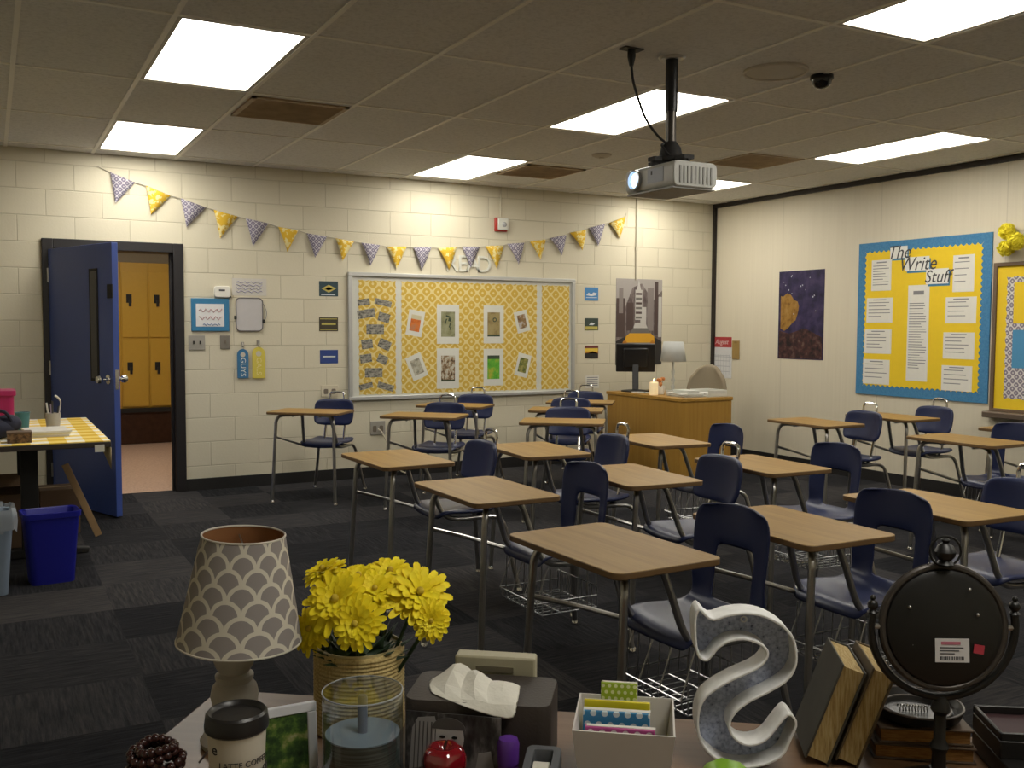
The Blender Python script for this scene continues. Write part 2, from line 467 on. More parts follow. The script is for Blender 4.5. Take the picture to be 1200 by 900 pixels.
# the blue door, open into the room
ang = math.atan2(7.395-8.335, .815-.452)
d = thing('door_1', 'blue classroom door standing open into the room', 'door', (.455, 8.335, 0), ang); del d['category']; d['kind'] = 'structure'
DW = 1.0
b = MB()
b.box(0, DW, -.045, 0, .012, 1.975)
b.build('door_panel', BLUEDOOR, d, bevel=.002)
b = MB(); b.box(.66, .79, -.049, .004, .98, 1.80); b.box(.68, .77, -.051, .006, 1.0, 1.78, 1); b.build('window_slit', [BLACKM, mat('dark_glass', (.02, .022, .03), .12)], d, bevel=.001)
h = MB().lathe([(.0, 0), (.036, 0), (.036, .008), (.014, .014), (.012, .045), (.026, .055), (.031, .072), (.024, .088), (0, .092)], 18, R=Matrix.Rotation(PI/2, 3, 'X')).build('door_knob', SHINY, d, loc=(.925, -.045, 1.0))
MB().lathe([(.0, 0), (.036, 0), (.036, .008), (.014, .014), (.012, .045), (.026, .055), (.031, .072), (.024, .088), (0, .092)], 18, R=Matrix.Rotation(-PI/2, 3, 'X')).build('door_knob', SHINY, d, loc=(.925, 0, 1.0))
MB().box(.997, 1.003, -.036, -.009, .93, 1.07).build('latch_plate', SHINY, d)
MB().box(.93, 1.004, -.050, -.043, 1.58, 1.68).build('black_tag', BLACKM, d)
for z in (.2, 1.0, 1.72): MB().tube([(-.004, -.047, z), (-.004, -.047, z+.11)], .009, 8).build('hinge', CHROME, d)

# hallway beyond the door
HY0, HY1 = BACK_Y+T, 12.42
b = MB(); b.box(-1.6, 5.0, BACK_Y+.1, HY1+.2, -.12, -.004); struct(b.build('floor_hall', m_blotch('pink_speckled_terrazzo', [(.3, (.42, .27, .20)), (.5, (.58, .40, .31)), (.7, (.66, .50, .40))], 55, .35)))
for nm, bb in (('wall_hall', (-1.6, 5.0, HY1, HY1+.2)), ('wall_hall_left', (-1.8, -1.6, HY0, HY1+.2)), ('wall_hall_right', (5.0, 5.2, HY0, HY1+.2))):
    struct(MB().box(*bb, 0, 2.8).build(nm, mat('hall_wall_paint', (.42, .37, .28), .7)))
b = MB(); b.box(-1.8, 5.2, HY0, HY1+.2, 2.75, 2.85); struct(b.build('ceiling_hall', mat('hall_ceiling_tile', (.6, .57, .5), .9)))
b = MB(); b.box(-.2, 4.0, HY1-.42, HY1, 0, .37); b.box(-.2, 4.0, HY1-.44, HY1, .37, .42, 1)
struct(b.build('trim_4', [m_blotch('dark_brown_glazed_brick', [(.3, (.035, .014, .008)), (.7, (.06, .026, .014))], 14, .4), BLACKM]))
LOCK = mat('mustard_locker_paint', (.58, .35, .045), .4, bump=.05, bscale=30)
lk0 = thing('hall_locker', 'mustard yellow two-tier hall locker seen through the doorway beside the door edge', 'locker', (1.345, HY1-.4, .42), 0, 'hall lockers')
b = MB(); b.box(.0, .303, .0, .38, 0, 1.70); b.build('locker_body', LOCK, lk0, bevel=.003)
for z0, z1 in ((.02, .80), (.83, 1.59)):
    dd = MB().box(.012, .291, -.014, 0, z0, z1).build('locker_door', LOCK, lk0, bevel=.003)
    hz = z1-.36
    MB().box(.06, .12, -.02, -.01, hz, hz+.10).box(.085, .115, -.03, -.015, hz-.04, hz+.04, 1).build('latch', [BLACKM, DARKMET], dd)
dup(lk0, (1.65, HY1-.4, .42), 0, 'mustard yellow two-tier hall locker seen through the doorway beside the right door jamb')
dup(lk0, (1.955, HY1-.4, .42), 0, 'mustard yellow hall locker mostly hidden by the right door jamb')
dup(lk0, (1.04, HY1-.4, .42), 0, 'mustard yellow hall locker hidden behind the open blue door')

def emis(name, c, s):
    m = bpy.data.materials.new(name); m.use_nodes = True; nt = m.node_tree; b_ = nt.nodes['Principled BSDF']
    b_.inputs['Base Color'].default_value = lin((.8, .8, .78)); b_.inputs['Emission Color'].default_value = lin(c); b_.inputs['Emission Strength'].default_value = s
    MATS[name] = m; return m
DIFF = emis('lit_light_diffuser', LIGHT_COLOR, LIGHT_POWER); HDIFF = emis('lit_hall_diffuser', (1, .9, .72), HALL_POWER)
FRAMEM = mat('white_light_frame', (.5, .47, .41), .5)
def troffer(x0, x1, y0, y1, z, label, dm=DIFF):
    t = thing('ceiling_light', label, 'light', ((x0+x1)/2, (y0+y1)/2, z), 0, 'recessed ceiling lights')
    wx, wy = (x1-x0)/2, (y1-y0)/2; f = .022
    b = MB(); b.box(-wx, wx, -wy, -wy+f, 0, .05); b.box(-wx, wx, wy-f, wy, 0, .05); b.box(-wx, -wx+f, -wy+f, wy-f, 0, .05); b.box(wx-f, wx, -wy+f, wy-f, 0, .05); b.box(-wx, wx, -wy, wy, .05, .06)
    b.build('light_frame', FRAMEM, t)
    MB().box(-wx+f, wx-f, -wy+f, wy-f, .006, .03).build('diffuser', dm, t)
LL = ['recessed ceiling light at upper left, the nearer one of the left pair', 'recessed ceiling light close to the block wall above the open door',
      'recessed ceiling light behind the projector pole', 'recessed ceiling light above the middle of the yellow bulletin board',
      'recessed ceiling light near the right wall, beyond the black dome', 'recessed ceiling light peeking out behind the projector body',
      'recessed ceiling light cut off by the top right picture edge', 'recessed ceiling light above the far right desks, outside the picture', 'recessed ceiling light over the left end of the near desk, outside the picture', 'recessed ceiling light over the right end of the near desk, outside the picture']
for (i, j), l in zip(LIGHTS, LL):
    troffer(GX[i]+.012, GX[i+1]-.012, GY[j]+.012, GY[j+1]-.012, ROOM_H-.004, l)
troffer(.6, 1.8, 9.9, 10.5, 2.688, 'ceiling light in the hallway beyond the door', HDIFF)

# ------------------------------------------------------------------ ceiling fittings
VENTM = mat('brown_vent_grille', (.42, .31, .19), .6, var=.35, vscale=9)
def vent(x0, x1, y0, y1, label):
    t = thing('ceiling_vent', label, 'vent', ((x0+x1)/2, (y0+y1)/2, ROOM_H), 0, 'ceiling vents')
    wx, wy = (x1-x0)/2, (y1-y0)/2
    b = MB(); b.box(-wx, wx, -wy, -wy+.03, -.012, -.001); b.box(-wx, wx, wy-.03, wy, -.012, -.001); b.box(-wx, -wx+.03, -wy, wy, -.012, -.001); b.box(wx-.03, wx, -wy, wy, -.012, -.001)
    b.build('vent_frame', VENTM, t)
    b = MB()
    n = 14
    for k in range(n):
        y = -wy+.03+(2*wy-.06)*(k+.5)/n
        b.box(-wx+.03, wx-.03, -.002, .002, -.012, .012, R=Matrix.Rotation(.7, 3, 'X'), c=(0, y, -.008))
    b.build('louvres', VENTM, t)
    MB().box(-wx+.02, wx-.02, -wy+.02, wy-.02, -.0012, -.0005).build('vent_back', mat('vent_dark', (.22, .16, .10), .8), t)
vent(1.40, 2.0, 5.82, 6.40, 'brown ceiling vent right of the upper left ceiling light')
vent(3.98, 4.55, 7.08, 7.66, 'brown ceiling vent beside the light above the bulletin board')
vent(5.21, 5.78, 5.76, 6.30, 'brown ceiling vent above and right of the projector')
t = thing('ceiling_speaker', 'large round off-white speaker grille in the ceiling beside the black dome', 'speaker', (3.69, 3.90, ROOM_H))
MB().lathe([(0, -.008), (.155, -.008), (.17, -.006), (.17, -.0005), (0, -.0005)], 36).build('grille', mat('speaker_grille', (.52, .48, .41), .6, bump=.6, bscale=300), t)
MB().tube([(.163*math.cos(a*PI/18), .163*math.sin(a*PI/18), -.009) for a in range(36)], .006, 6, closed=True).build('rim', mat('speaker_rim', (.58, .53, .45), .5), t)
t = thing('security_dome', 'small black dome camera on the ceiling', 'camera', (3.975, 3.85, ROOM_H))
MB().lathe([(.06, -.0005), (.062, -.02), (.056, -.025)], 24).build('dome_base', BLACK, t)
MB().lathe([(.054, -.022), (.05, -.045), (.036, -.062), (.018, -.07), (0, -.072)], 24).build('dome_cover', mat('smoked_dome', (.006, .006, .007), .1), t)
t = thing('smoke_detector', 'faint round flush detector on the ceiling left of the projector pole', 'detector', (4.27, 6.42, ROOM_H))
MB().lathe([(0, -.025), (.045, -.024), (.075, -.012), (.08, -.0005)], 24).build('detector_body', mat('detector_plastic', (.5, .46, .39), .5), t)
MB().lathe([(0, -.032), (.02, -.031), (.024, -.0245)], 16).build('detector_cap', mat('detector_plastic'), t)

# projector
t = thing('ceiling_projector', 'pale grey projector hanging from the ceiling on a black pole', 'projector', (3.06, 3.97, ROOM_H))
MB().lathe([(0, -.012), (.06, -.012), (.07, -.001), (0, -.001)], 24).build('ceiling_plate', mat('plate_metal', (.5, .48, .44), .4, .5), t)
MB().tube([(0, 0, -.012), (0, 0, -.27)], .032, 16).build('pole', BLACK, t)
MB().tube([(0, 0, -.26), (0, 0, -.47)], .026, 16).build('lower_pole', mat('dark_steel', (.10, .09, .08), .35, .8), t)
b = MB(); b.lathe([(.028, -.42), (.05, -.45), (.06, -.49), (.08, -.50), (.08, -.52)], 16)
b.box(-.12, .10, -.03, .03, -.525, -.505); b.box(-.03, .03, -.15, .15, -.525, -.505)
for sx, sy in ((-.11, 0), (.09, 0), (0, -.14), (0, .14)):
    b.tube([(sx, sy, -.51), (sx*1.02, sy*1.02, -.55)], .009, 8)
b.tube(smooth([(.03, .02, -.44), (.07, .05, -.42), (.10, .06, -.46), (.06, .02, -.49)], 4), .006, 6)
b.tube(smooth([(-.03, .02, -.43), (-.08, -.03, -.45), (-.07, -.06, -.49), (-.02, -.03, -.5)], 4), .006, 6)
b.build('mount', BLACKM, t)
PB = mat('projector_shell', (.50, .50, .47), .4)
b = MB(); b.prism(rrect(.27, .125, .03, 4, 0, -.61), -.20, .20); b.build('shell', PB, t, bevel=.006)
b = MB()
for k in range(9): b.box(-.10+.024*k, -.09+.024*k, -.204, -.199, -.655, -.572)
b.build('vent_ribs', mat('projector_grey', (.30, .30, .28), .5), t)
R_ = Matrix.Rotation(-PI/2, 3, 'Y')
MB().lathe([(.052, 0), (.052, .018), (.044, .02), (.042, .004), (0, .004)], 24, c=(-.134, .11, -.61), R=R_).build('lens_ring', mat('lens_ring_silver', (.45, .46, .48), .3, .6), t)
MB().lathe([(0, .016), (.02, .014), (.036, .008), (.041, .003)], 24, c=(-.134, .11, -.61), R=R_).build('lens', emis('lit_lens', (.45, .68, 1), 3.0), t)
MB().box(-.1365, -.134, -.12, .01, -.64, -.57).box(-.138, -.1355, -.03, -.02, -.60, -.58, 1).build('front_panel', [mat('projector_front', (.33, .35, .40), .4), BLACK], t)
MB().box(-.13, .13, -.19, .19, -.68, -.672).build('underside_tray', mat('projector_grey'), t)
t = thing('hanging_power_cable', 'black power cord plugged into the ceiling beside the projector pole', 'cable', (2.79, 3.94, ROOM_H))
MB().box(-.055, .055, -.03, .03, -.008, -.001).build('ceiling_outlet', mat('dark_outlet', (.05, .04, .035), .6), t, bevel=.002)
MB().lathe([(0, -.085), (.010, -.085), (.02, -.04), (.02, -.008), (0, -.008)], 12).build('plug', BLACK, t)
MB().tube(smooth([(0, 0, -.08), (.01, 0, -.15), (.04, 0, -.23), (.10, .01, -.33), (.18, .02, -.40), (.245, .03, -.43)], 5), .0065, 8).build('cord', BLACK, t)

# ------------------------------------------------------------------ back wall fittings
def wallbox(name, label, cat, px0, py0, px1, py1, m, th=.012, group=None, bev=.002, part='plate'):
    x0, z0 = wall_back_at(px0, py1); x1, z1 = wall_back_at(px1, py0)
    t = thing(name, label, cat, ((x0+x1)/2, BACK_Y, (z0+z1)/2), 0, group)
    wx, wz = (x1-x0)/2, (z1-z0)/2
    MB().box(-wx, wx, -th, -.0005, -wz, wz).build(part, m, t, bevel=bev)
    return t, wx, wz
# bunting
t = thing('pennant_bunting', 'string of alternating lilac-grey and yellow pennants across the block wall', 'bunting', (0, BACK_Y-.012, 0))
A = [((70, 45), (180, 90), (95, 180)), ((228, 105), (335, 148), (250, 232)), ((380, 160), (490, 200), (405, 287)), ((525, 210), (630, 240), (553, 335)), ((665, 248), (765, 270), (697, 370)), ((808, 285), (895, 300), (848, 395)), ((932, 313), (1022, 328), (970, 420)), ((1060, 335), (1140, 350), (1090, 435))]
B_ = [((10, 205), (92, 215), (50, 305)), ((122, 222), (210, 222), (165, 318)), ((238, 225), (318, 225), (275, 325)), ((348, 228), (428, 225), (395, 325)), ((452, 222), (530, 222), (490, 315)), ((555, 220), (635, 217), (605, 318)), ((650, 210), (725, 205), (700, 300)), ((750, 200), (820, 190), (797, 280)), ((838, 185), (910, 170), (890, 260)), ((925, 160), (998, 148), (980, 238)), ((1008, 140), (1080, 122), (1050, 220)), ((1098, 118), (1170, 90), (1145, 188))]
pen = [[wall_back_at(110+x/3.75, 190+y/3.75) for x, y in q] for q in A]+[[wall_back_at(420+x/3.75, 230+y/3.75) for x, y in q] for q in B_]
line = [wall_back_at(114, 195)]
for k, (a, c, tip) in enumerate(pen):
    line += [a, c]
    n = 6; b = MB(); vs = []
    for i in range(n+1):
        f = i/n
        for j in range(3):
            g = j/2; l = Vector(a).lerp(Vector(tip), f); r = Vector(c).lerp(Vector(tip), f); q = l.lerp(r, g)
            vs.append((q.x, -.004-.022*math.sin(PI*f)*(.4+.6*(k % 3)/2)*(1-.5*g), q.y))
    b.add(vs, [(i*3+j, i*3+j+1, i*3+j+4, i*3+j+3) for i in range(n) for j in range(2)])
    b.build('pennant', PEN_G if k % 2 == 0 else PEN_Y, t, solid=.0015)
line.append(wall_back_at(733, 250))
MB().tube([(x, 0, z) for x, z in line], .0035, 6).build('string', mat('bunting_cord', (.50, .46, .36), .8), t)

# READ letters
for ch, px, lab in (('R', 529, 'white spotted letter R on top of the bulletin board frame'), ('E', 542, 'white spotted letter E on top of the bulletin board frame'), ('A', 554, 'white spotted letter A half behind a lilac pennant'), ('D', 567, 'white spotted letter D on top of the bulletin board frame')):
    x, z = wall_back_at(px, 306)
    q = thing('wall_letter', lab, 'letter', (x, BACK_Y-.006, 1.985), 0, 'letters spelling READ')
    o = text(ch, .225, m_blotch('spotted_white_card_'+ch, [(.0, (.10, .13, .10)), (.30, (.14, .16, .14)), (.33, (.62, .62, .55)), (1, (.70, .70, .62))], 30, .6, 1), q, 0, 0, 0, 'letter_face', .006)

# bulletin board
bx0, bz0 = 2.843, .717; bx1, bz1 = 5.243, 1.877
t = thing('bulletin_board', 'wide aluminium framed bulletin board with three yellow trellis panels', 'bulletin board', (bx0, BACK_Y, bz0))
bw, bh = bx1-bx0, bz1-bz0
MB().box(.02, bw-.02, -.014, -.001, .02, bh-.02).build('white_backing', mat('white_board_face', (.62, .62, .56), .55), t)
b = MB(); f = .035
b.box(0, bw, -.035, -.001, 0, f); b.box(0, bw, -.035, -.001, bh-f, bh); b.box(0, f, -.035, -.001, f, bh-f); b.box(bw-f, bw, -.035, -.001, f, bh-f)
b.build('frame', ALU, t, bevel=.004)
def deckle(x0, x1, z0, z1, s=.03, a=.004):
    pts = []
    for (p, q) in (((x0, z0), (x1, z0)), ((x1, z0), (x1, z1)), ((x1, z1), (x0, z1)), ((x0, z1), (x0, z0))):
        n = max(3, int(((q[0]-p[0])**2+(q[1]-p[1])**2)**.5/s)); nx, nz = -(q[1]-p[1]), q[0]-p[0]; L = (nx*nx+nz*nz)**.5
        for i in range(n):
            g = i/n; o = a*(1 if i % 2 else -1); pts.append((p[0]+(q[0]-p[0])*g+nx/L*o, p[1]+(q[1]-p[1])*g+nz/L*o))
    return pts
for x0, x1 in ((2.945, 3.30), (3.358, 4.80), (4.86, 5.18)):
    MB().prism(deckle(x0-bx0, x1-bx0, .768-bz0, 1.806-bz0), -.0165, -.0142).build('trellis_panel', TRELLIS_Y, t)
BOARD_OFF = .0168
def onboard(zx, zy): return wall_back_at(400+zx/4, 300+zy/4, .017)
strip_m = [m_blotch('grey_word_print_'+str(k), [(.38, (.07, .07, .06)), (.5, (.24, .23, .20)), (.62, (.36, .34, .29))], 26, .7, 4, (1, 1, 2.2)) for k in range(3)]
strips = [(105, 216, 60, 30, 8), (196, 219, 85, 28, -12), (117, 270, 88, 40, 10), (200, 288, 58, 42, -14), (159, 343, 88, 46, 0), (121, 413, 56, 44, 8), (203, 415, 62, 44, -24), (115, 480, 58, 40, 8), (193, 484, 52, 40, -24), (152, 547, 88, 44, 0), (116, 610, 68, 26, 12), (208, 612, 84, 30, -16)]
names = ['topmost left', 'topmost right, tilted down', 'wide dark one under the top pair', 'small one right of the wide dark one', 'straight one below the second pair', 'left one of the third pair', 'right one of the third pair', 'left one of the fourth pair', 'right one of the fourth pair', 'straight one below the fourth pair', 'lower left corner', 'lower right corner']
k4 = 0.00226*1.0
for i, (zx, zy, w_, h_, a) in enumerate(strips):
    x, z = onboard(zx, zy)
    q = MB(); R = rz2(-math.radians(a)); sx, sz = w_/4/130, h_/4/130
    q.box(-sx/2, sx/2, -.0012, .0, -sz/2, sz/2, R=R)
    o = q.build('word_strip', strip_m[i % 3], loc=(x, BACK_Y-BOARD_OFF, z))
    tag(o, 'grey word strip on the left yellow panel, '+names[i], 'word strip', 'word strips on the left panel')
pics = [
 (347, 315, 82, 122, -10, 'orange', 'small tilted matted picture with an orange print, upper left of the wide panel'),
 (354, 519, 82, 118, 22, 'grey', 'small tilted matted picture with a pale grey print, lower left of the wide panel'),
 (500, 320, 118, 190, 0, 'sage', 'large matted picture with a dark figure on sage, upper left of the big four'),
 (500, 527, 118, 196, 0, 'people', 'large matted picture with sketchy brown figures, lower left of the big four'),
 (714, 321, 112, 188, 0, 'tan', 'large matted picture with a tan print, upper right of the big four'),
 (713, 521, 110, 184, 0, 'green', 'large matted picture with a bright green print, lower right of the big four'),
 (847, 307, 74, 108, 14, 'cups', 'small tilted matted picture with brown and grey print, upper right of the wide panel'),
 (851, 512, 76, 116, -14, 'olive', 'small tilted matted picture with an olive print, lower right of the wide panel')]
PM = {
 'orange': m_blotch('print_orange', [(.3, (.30, .05, .02)), (.5, (.62, .17, .03)), (.65, (.45, .20, .10))], 9, .5),
 'grey': m_blotch('print_grey', [(.3, (.10, .09, .07)), (.5, (.40, .38, .30)), (.65, (.5, .48, .4))], 22, .5),
 'sage': m_blotch('print_sage', [(.3, (.15, .15, .08)), (.5, (.27, .27, .15)), (.7, (.34, .34, .22))], 14, .5),
 'people': m_blotch('print_people', [(.36, (.05, .03, .02)), (.48, (.30, .20, .11)), (.56, (.50, .47, .38)), (.7, (.55, .52, .43))], 22, .5, 4, (1.6, 1, 1)),
 'tan': m_blotch('print_tan', [(.3, (.16, .11, .04)), (.5, (.32, .25, .11)), (.7, (.36, .29, .14))], 12, .5),
 'green': m_blotch('print_green', [(.3, (.04, .22, .02)), (.5, (.12, .40, .04)), (.65, (.40, .42, .05))], 10, .5),
 'cups': m_blotch('print_cups', [(.35, (.09, .06, .05)), (.5, (.28, .17, .07)), (.6, (.45, .42, .4))], 16, .5),
 'olive': m_blotch('print_olive', [(.35, (.05, .07, .03)), (.5, (.20, .21, .05)), (.62, (.35, .30, .1))], 22, .5)}
for (zx, zy, w_, h_, a, pm, lab) in pics:
    x, z = onboard(zx, zy); sx, sz = w_/4/128, h_/4/128
    q = thing('matted_picture', lab, 'picture', (x, BACK_Y-BOARD_OFF, z), 0, 'matted pictures on the bulletin board')
    R = rz2(-math.radians(a))
    MB().box(-sx/2, sx/2, -.002, 0, -sz/2, sz/2, R=R).build('mat_board', MATW, q)
    fx, fz = (.31, .32)
    b = MB(); b.box(-sx*fx, sx*fx, -.0028, -.0021, -sz*fz, sz*fz, R=R, mi=0)
    if pm == 'sage':
        for (cx, cz, wx, wz) in ((-.02, .07, .05, .016), (.005, .045, .03, .03), (-.03, .02, .012, .05), (.02, .0, .012, .05), (.035, -.03, .014, .03)):
            b.box(cx-wx/2, cx+wx/2, -.0032, -.0028, cz-wz/2, cz+wz/2, 1, R=rz2(.3))
    if pm == 'tan':
        b.prism([(.01+.022*math.cos(k*PI/6), .045+.022*math.sin(k*PI/6)) for k in range(12)], -.0032, -.0028, 1)
        b.prism([(.01+.012*math.cos(k*PI/6), .045+.012*math.sin(k*PI/6)) for k in range(12)], -.0035, -.0032, 0)
        b.box(-sx*fx, sx*fx, -.0031, -.0028, -sz*fz, -sz*fz+.02, 1)
    if pm == 'green': b.box(-sx*fx, sx*fx, -.0031, -.0028, sz*fz-.035, sz*fz, 1)
    if pm == 'people': b.box(-sx*fx, sx*fx, -.0031, -.0028, -sz*fz, -sz*fz+.015, 1)
    if pm == 'orange': b.box(-sx*fx, sx*fx, -.0031, -.0028, sz*fz-.04, sz*fz, 2, R=R)
    b.build('print', [PM[pm], mat('print_dark', (.03, .05, .025), .6), mat('print_cream', (.55, .50, .33), .6)], q)

# small posters left and right of the board
def smallposter(px0, py0, px1, py1, lab, c, deco, grp):
    q, wx, wz = wallbox('mini_poster', lab, 'poster', px0, py0, px1, py1, mat('card_'+lab[:14].replace(' ', '_'), c, .5), .003, grp, 0, 'card')
    b = MB()
    for (poly, mi) in deco: b.prism([(p[0]*wx, p[1]*wz) for p in poly], -.0037, -.003, mi)
    b.build('print', [mat('print_gold', (.48, .42, .10), .5), mat('print_white', (.62, .66, .68), .5), mat('print_teal', (.10, .25, .30), .5), mat('print_orange2', (.60, .24, .03), .5), mat('print_yellow2', (.72, .52, .06), .5), mat('print_black', (.02, .018, .015), .5)], q)
gl, gr = 'small posters left of the bulletin board', 'small posters right of the bulletin board'
smallposter(374, 330, 396, 347, 'small dark teal poster with a yellow-green diamond, left of the bulletin board', (.02, .05, .065), [([(-.75, 0), (0, -.5), (.8, .05), (0, .55)], 0), ([(-.4, 0), (0, -.25), (.45, .02), (0, .28)], 2), (rect(-.8, .7, -.85, -.72), 1)], gl)
smallposter(374, 372, 396, 388, 'small dark brown poster with a gold strip, left of the bulletin board', (.045, .035, .018), [(rect(-.75, .75, -.1, .2), 0), (rect(-.9, .9, .72, .82), 0), (rect(-.9, .9, -.82, -.72), 0)], gl)
smallposter(375, 410, 396, 426, 'small plain royal blue poster, left of the bulletin board', (.02, .05, .22), [(rect(-.7, .7, -.08, .1), 1)], gl)
smallposter(685, 337, 701, 352, 'small sky blue poster with white marks, right of the bulletin board', (.06, .22, .48), [([(-.8, -.2), (-.4, .2), (-.1, -.1), (.3, .25), (.8, .1), (.6, -.2), (0, -.35)], 1), (rect(-.8, .8, -.6, -.5), 1)], gr)
smallposter(685, 373, 701, 387, 'small dark green poster with a pale yellow foot, right of the bulletin board', (.04, .06, .05), [(rect(-.9, .9, -.9, -.35), 0), ([(-.4, -.1), (0, .3), (.5, .1), (.2, -.15)], 1)], gr)
smallposter(685, 405, 701, 420, 'small sunset orange poster with dark hills, right of the bulletin board', (.14, .03, .03), [(rect(-.95, .95, .1, .6), 4), (rect(-.95, .95, -.2, .1), 3), ([(-.95, -.95), (.95, -.95), (.95, -.2), (.2, .15), (-.4, -.1), (-.95, -.2)], 5)], gr)
q, wx, wz = wallbox('paper_notice', 'faint white paper notice low on the wall right of the bulletin board', 'notice', 686, 440, 702, 455, WHITEP, .002, None, 0, 'sheet')
b = MB()
for k in range(5): b.box(-wx*.8, wx*.8, -.0026, -.002, wz*(.7-.32*k)-.004, wz*(.7-.32*k)+.004)
b.build('printed_lines', GREYINK, q)
# fire alarm with conduit
t = back_thing('fire_alarm', 'red and white fire alarm strobe with a conduit above the bulletin board', 'alarm', 586, 263.5)
MB().box(-.066, .066, -.03, 0, -.066, .066).build('red_body', mat('alarm_red', (.42, .03, .02), .4), t, bevel=.006)
MB().box(-.045, .066, -.055, -.03, -.052, .062).build('white_strobe', mat('strobe_white', (.68, .68, .62), .3), t, bevel=.008)
MB().sphere((.02, -.055, .0), (.025, .012, .025)).build('strobe_lens', mat('strobe_lens_grey', (.4, .4, .4), .2), t)
MB().tube([(0, -.012, .066), (0, -.012, ROOM_H-t.location.z-.004)], .009, 8).build('conduit', mat('painted_conduit', (.58, .53, .41), .5), t)
x, z = wall_back_at(745, 320)
t = thing('wall_conduit', 'cream painted vertical raceway above the city poster', 'conduit', (x, BACK_Y, 1.9))
MB().box(-.011, .011, -.02, 0, -.01, ROOM_H-1.9-.004).build('raceway', mat('painted_conduit'), t, bevel=.003)
MB().box(-.016, .016, -.024, 0, .30, .34).build('raceway_clip', mat('painted_conduit'), t, bevel=.003)
# outlets, switches
def outlet(px0, py0, px1, py1, lab, m, kind, cat='outlet'):
    q, wx, wz = wallbox('wall_outlet' if cat == 'outlet' else 'light_switch', lab, cat, px0, py0, px1, py1, m, .010)
    for s in {'switch2': (-.4, .4), 'switch1': (0,), 'duplex': (-.45, .45)}[kind]:
        b = MB()
        if kind == 'duplex': b.prism(rrect(wx*.5, wz*.9, .01, 3, s*wx, -.1*wz), -.0125, -.0095)
        else: b.box(s*wx-.006, s*wx+.006, -.02, -.009, -.012, .014)
        b.build('toggle' if 'switch' in kind else 'socket', mat('socket_dark', (.16, .13, .10), .5) if kind != 'switch2' else BLACKM, q)
    return q
outlet(221, 393, 240, 410, 'grey double light switch right of the door frame', GREYPL, 'switch2', 'switch')
outlet(258, 393, 269, 409, 'narrow grey single switch below the blue framed sign', mat('grey_plate_dark', (.22, .20, .17), .45, .3), 'switch1', 'switch')
outlet(376, 451, 396, 465, 'ivory double outlet left of the bulletin board foot', IVORY, 'duplex')
q = outlet(434, 493, 451, 510, 'grey square floor-level outlet with a white cord plugged in', GREYPL, 'duplex')
MB().tube(smooth([(0, -.015, -.01), (.02, -.05, -.03), (.06, -.06, -.12), (.12, -.05, -.26), (.20, -.05, -.40), (.30, -.05, -.436)], 5), .006, 6).build('plugged_cord', IVORY, q)
# thermostat, pale sign, frame, small whiteboard
t = back_thing('thermostat', 'white wall thermostat above the blue framed sign', 'thermostat', 260, 342)
MB().prism(rrect(.135, .095, .02), -.03, 0).build('case', mat('thermostat_white', (.75, .73, .66), .4), t, bevel=.006)
MB().box(-.03, .02, -.032, -.03, .005, .02).box(.04, .075, -.02, 0, -.05, -.035, 0).build('display', INK, t)
q, wx, wz = wallbox('paper_sign', 'pale translucent paper sign with lilac script above the small white board', 'sign', 272, 327, 312, 346, mat('pale_sign_card', (.60, .57, .52), .6), .003, None, 0, 'card')
b = MB()
for k in range(4):
    pts = [(-wx*.75+wx*1.5*i/12, -.0045, wz*(.55-.36*k)+.010*math.sin(i*2.1+k)) for i in range(13)]
    b.tube(pts, .0035, 4)
b.build('script', mat('lilac_ink', (.36, .35, .46), .7), q)
q, wx, wz = wallbox('framed_sign', 'blue framed white sign with pink script beside the door', 'sign', 224, 350, 268, 388, mat('teal_blue_frame', (.035, .19, .36), .45), .018, None, .004, 'frame')
MB().box(-wx*.76, wx*.72, -.0195, -.017, -wz*.72, wz*.66).build('card', mat('sign_card', (.72, .72, .72), .6), q)
b = MB()
for k in range(2): b.tube([(-wx*.6+wx*1.2*i/14, -.0205, wz*(.25-.45*k)+.016*math.sin(i*1.9+k)) for i in range(15)], .004, 4)
b.build('script', mat('pink_ink', (.50, .30, .30), .7), q)
b = MB(); b.tube([(-wx*.4+wx*.9*i/12, -.0205, -wz*.6+.008*math.sin(i*2.4)) for i in range(13)], .0035, 4); b.build('blue_script', mat('blue_ink', (.08, .16, .34), .7), q)
t = back_thing('small_white_board', 'small rounded white dry-erase board hanging with a dark rim', 'whiteboard', 292, 368.5)
P_ = rrect(.225, .28, .035, 5)
MB().prism(P_, -.012, -.001).build('board', mat('lilac_white_board', (.52, .50, .50), .35), t)
MB().tube([(x, -.012, z) for x, z in P_], .005, 6, closed=True).build('rim', mat('rim_grey', (.16, .15, .15), .4), t)
for s, zz in ((-1, -.03), (1, -.06)): MB().box(s*.118-.010, s*.118+.010, -.02, 0, zz-.012, zz+.018).build('clip', BLACKM, t, bevel=.003)
MB().tube(smooth([(.118, -.014, .09), (.145, -.01, .03), (.14, -.01, -.03), (.12, -.014, -.06)], 4), .003, 6).build('marker_string', GREYINK, t)
